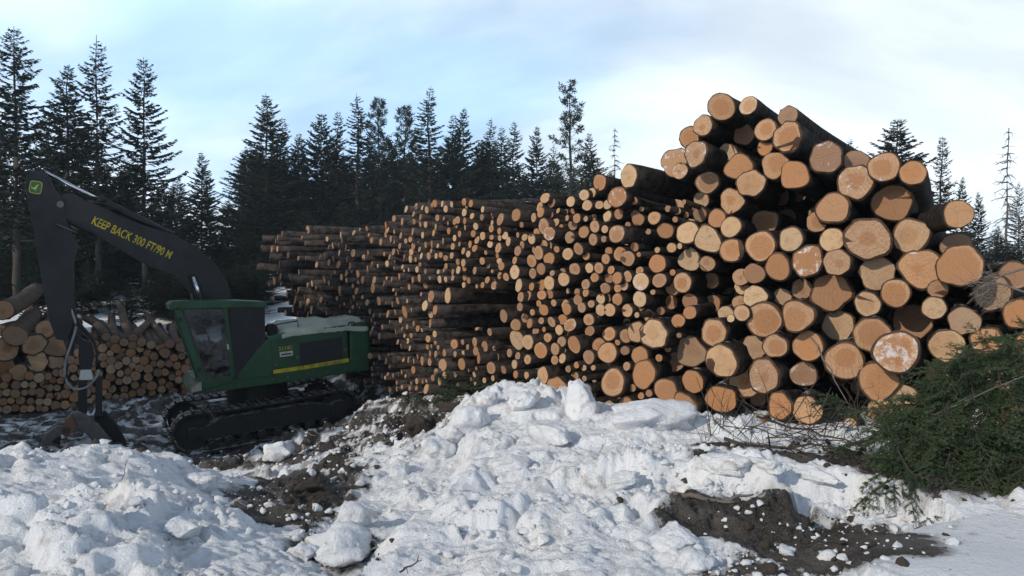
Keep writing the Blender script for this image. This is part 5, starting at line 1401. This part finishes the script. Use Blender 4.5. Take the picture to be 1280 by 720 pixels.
# project the view direction on a flat cloud layer
zc = wn('Math', operation='MAXIMUM'); t.links.new(sep.outputs[2], zc.inputs[0]); zc.inputs[1].default_value = 0.0
zo = wn('Math', operation='ADD'); t.links.new(zc.outputs[0], zo.inputs[0]); zo.inputs[1].default_value = .30
dx = wn('Math', operation='DIVIDE'); t.links.new(sep.outputs[0], dx.inputs[0]); t.links.new(zo.outputs[0], dx.inputs[1])
dy = wn('Math', operation='DIVIDE'); t.links.new(sep.outputs[1], dy.inputs[0]); t.links.new(zo.outputs[0], dy.inputs[1])
cv = wn('CombineXYZ'); t.links.new(dx.outputs[0], cv.inputs[0]); t.links.new(dy.outputs[0], cv.inputs[1])
mp = wn('Mapping'); t.links.new(cv.outputs[0], mp.inputs[0]); mp.inputs['Location'].default_value = CLOUD_LOC; mp.inputs['Scale'].default_value = (.62, .95, 1); mp.inputs['Rotation'].default_value = (0, 0, math.radians(-14))
nz = wn('TexNoise'); t.links.new(mp.outputs[0], nz.inputs['Vector']); nz.inputs['Scale'].default_value = 1.1; nz.inputs['Detail'].default_value = 9; nz.inputs['Roughness'].default_value = .56; nz.inputs['Distortion'].default_value = .35
mr = wn('MapRange', interpolation_type='SMOOTHSTEP'); t.links.new(nz.outputs[0], mr.inputs[0]); mr.inputs[1].default_value = .30; mr.inputs[2].default_value = .66; mr.inputs[3].default_value = .5; mr.inputs[4].default_value = 1.0
nz2 = wn('TexNoise'); t.links.new(mp.outputs[0], nz2.inputs['Vector']); nz2.inputs['Scale'].default_value = .9; nz2.inputs['Detail'].default_value = 8; nz2.inputs['Distortion'].default_value = .6
n2r = wn('MapRange', interpolation_type='SMOOTHSTEP'); t.links.new(nz2.outputs[0], n2r.inputs[0]); n2r.inputs[1].default_value = .36; n2r.inputs[2].default_value = .60
cc = wn('Mix', data_type='RGBA'); t.links.new(n2r.outputs[0], cc.inputs[0]); cc.inputs[6].default_value = (*[c * CLOUD for c in (.44, .65, .90)], 1); cc.inputs[7].default_value = (*[c * CLOUD for c in (.84, .92, .99)], 1)
mx = wn('Mix', data_type='RGBA'); 
hi = wn('MapRange', interpolation_type='SMOOTHSTEP'); t.links.new(sep.outputs[2], hi.inputs[0]); hi.inputs[1].default_value = .30; hi.inputs[2].default_value = .62; hi.inputs[3].default_value = 1; hi.inputs[4].default_value = .25  # cloud thinned overhead, out of view, to lower the ambient light
mm = wn('Math', operation='MULTIPLY'); t.links.new(mr.outputs[0], mm.inputs[0]); t.links.new(hi.outputs[0], mm.inputs[1]); t.links.new(mm.outputs[0], mx.inputs[0])
t.links.new(sky.outputs[0], mx.inputs[6]); t.links.new(cc.outputs[2], mx.inputs[7])
t.links.new(mx.outputs[2], bg.inputs[0]); t.links.new(bg.outputs[0], out.inputs[0])
if HAZE:
    hz = MB(); prism([(-4300, -6), (4300, -6), (4300, 19), (-4300, 19)], -1200, 5000, hz)
    hm_ = bpy.data.materials.new('thin_haze'); hm_.use_nodes = True; ht = hm_.node_tree
    for n in list(ht.nodes): ht.nodes.remove(n)
    ho = ht.nodes.new('ShaderNodeOutputMaterial'); hv = ht.nodes.new('ShaderNodeVolumePrincipled'); hv.inputs['Density'].default_value = HAZE; hv.inputs['Color'].default_value = (.80, .90, 1, 1); hv.inputs['Anisotropy'].default_value = .2
    ht.links.new(hv.outputs[0], ho.inputs[1])
    tag(hz.build('haze', hm_), 'thin pale winter haze over the clearing', kind='stuff')
cam = bpy.data.cameras.new('camera'); co = bpy.data.objects.new('camera', cam); COL.objects.link(co)
co.location = (0, 0, EYE); co.rotation_euler = (math.pi / 2 - PITCH, 0, 0)
cam.sensor_width = 36; cam.lens = 36 * F / 1280; cam.clip_end = 12000; cam.clip_start = .05
S.camera = co
S.view_settings.view_transform = 'Standard'; S.view_settings.look = 'None'; S.view_settings.exposure = EXPO; S.view_settings.gamma = 1; S.view_settings.use_curve_mapping = False
S.cycles.max_bounces = 6; S.cycles.transparent_max_bounces = 12
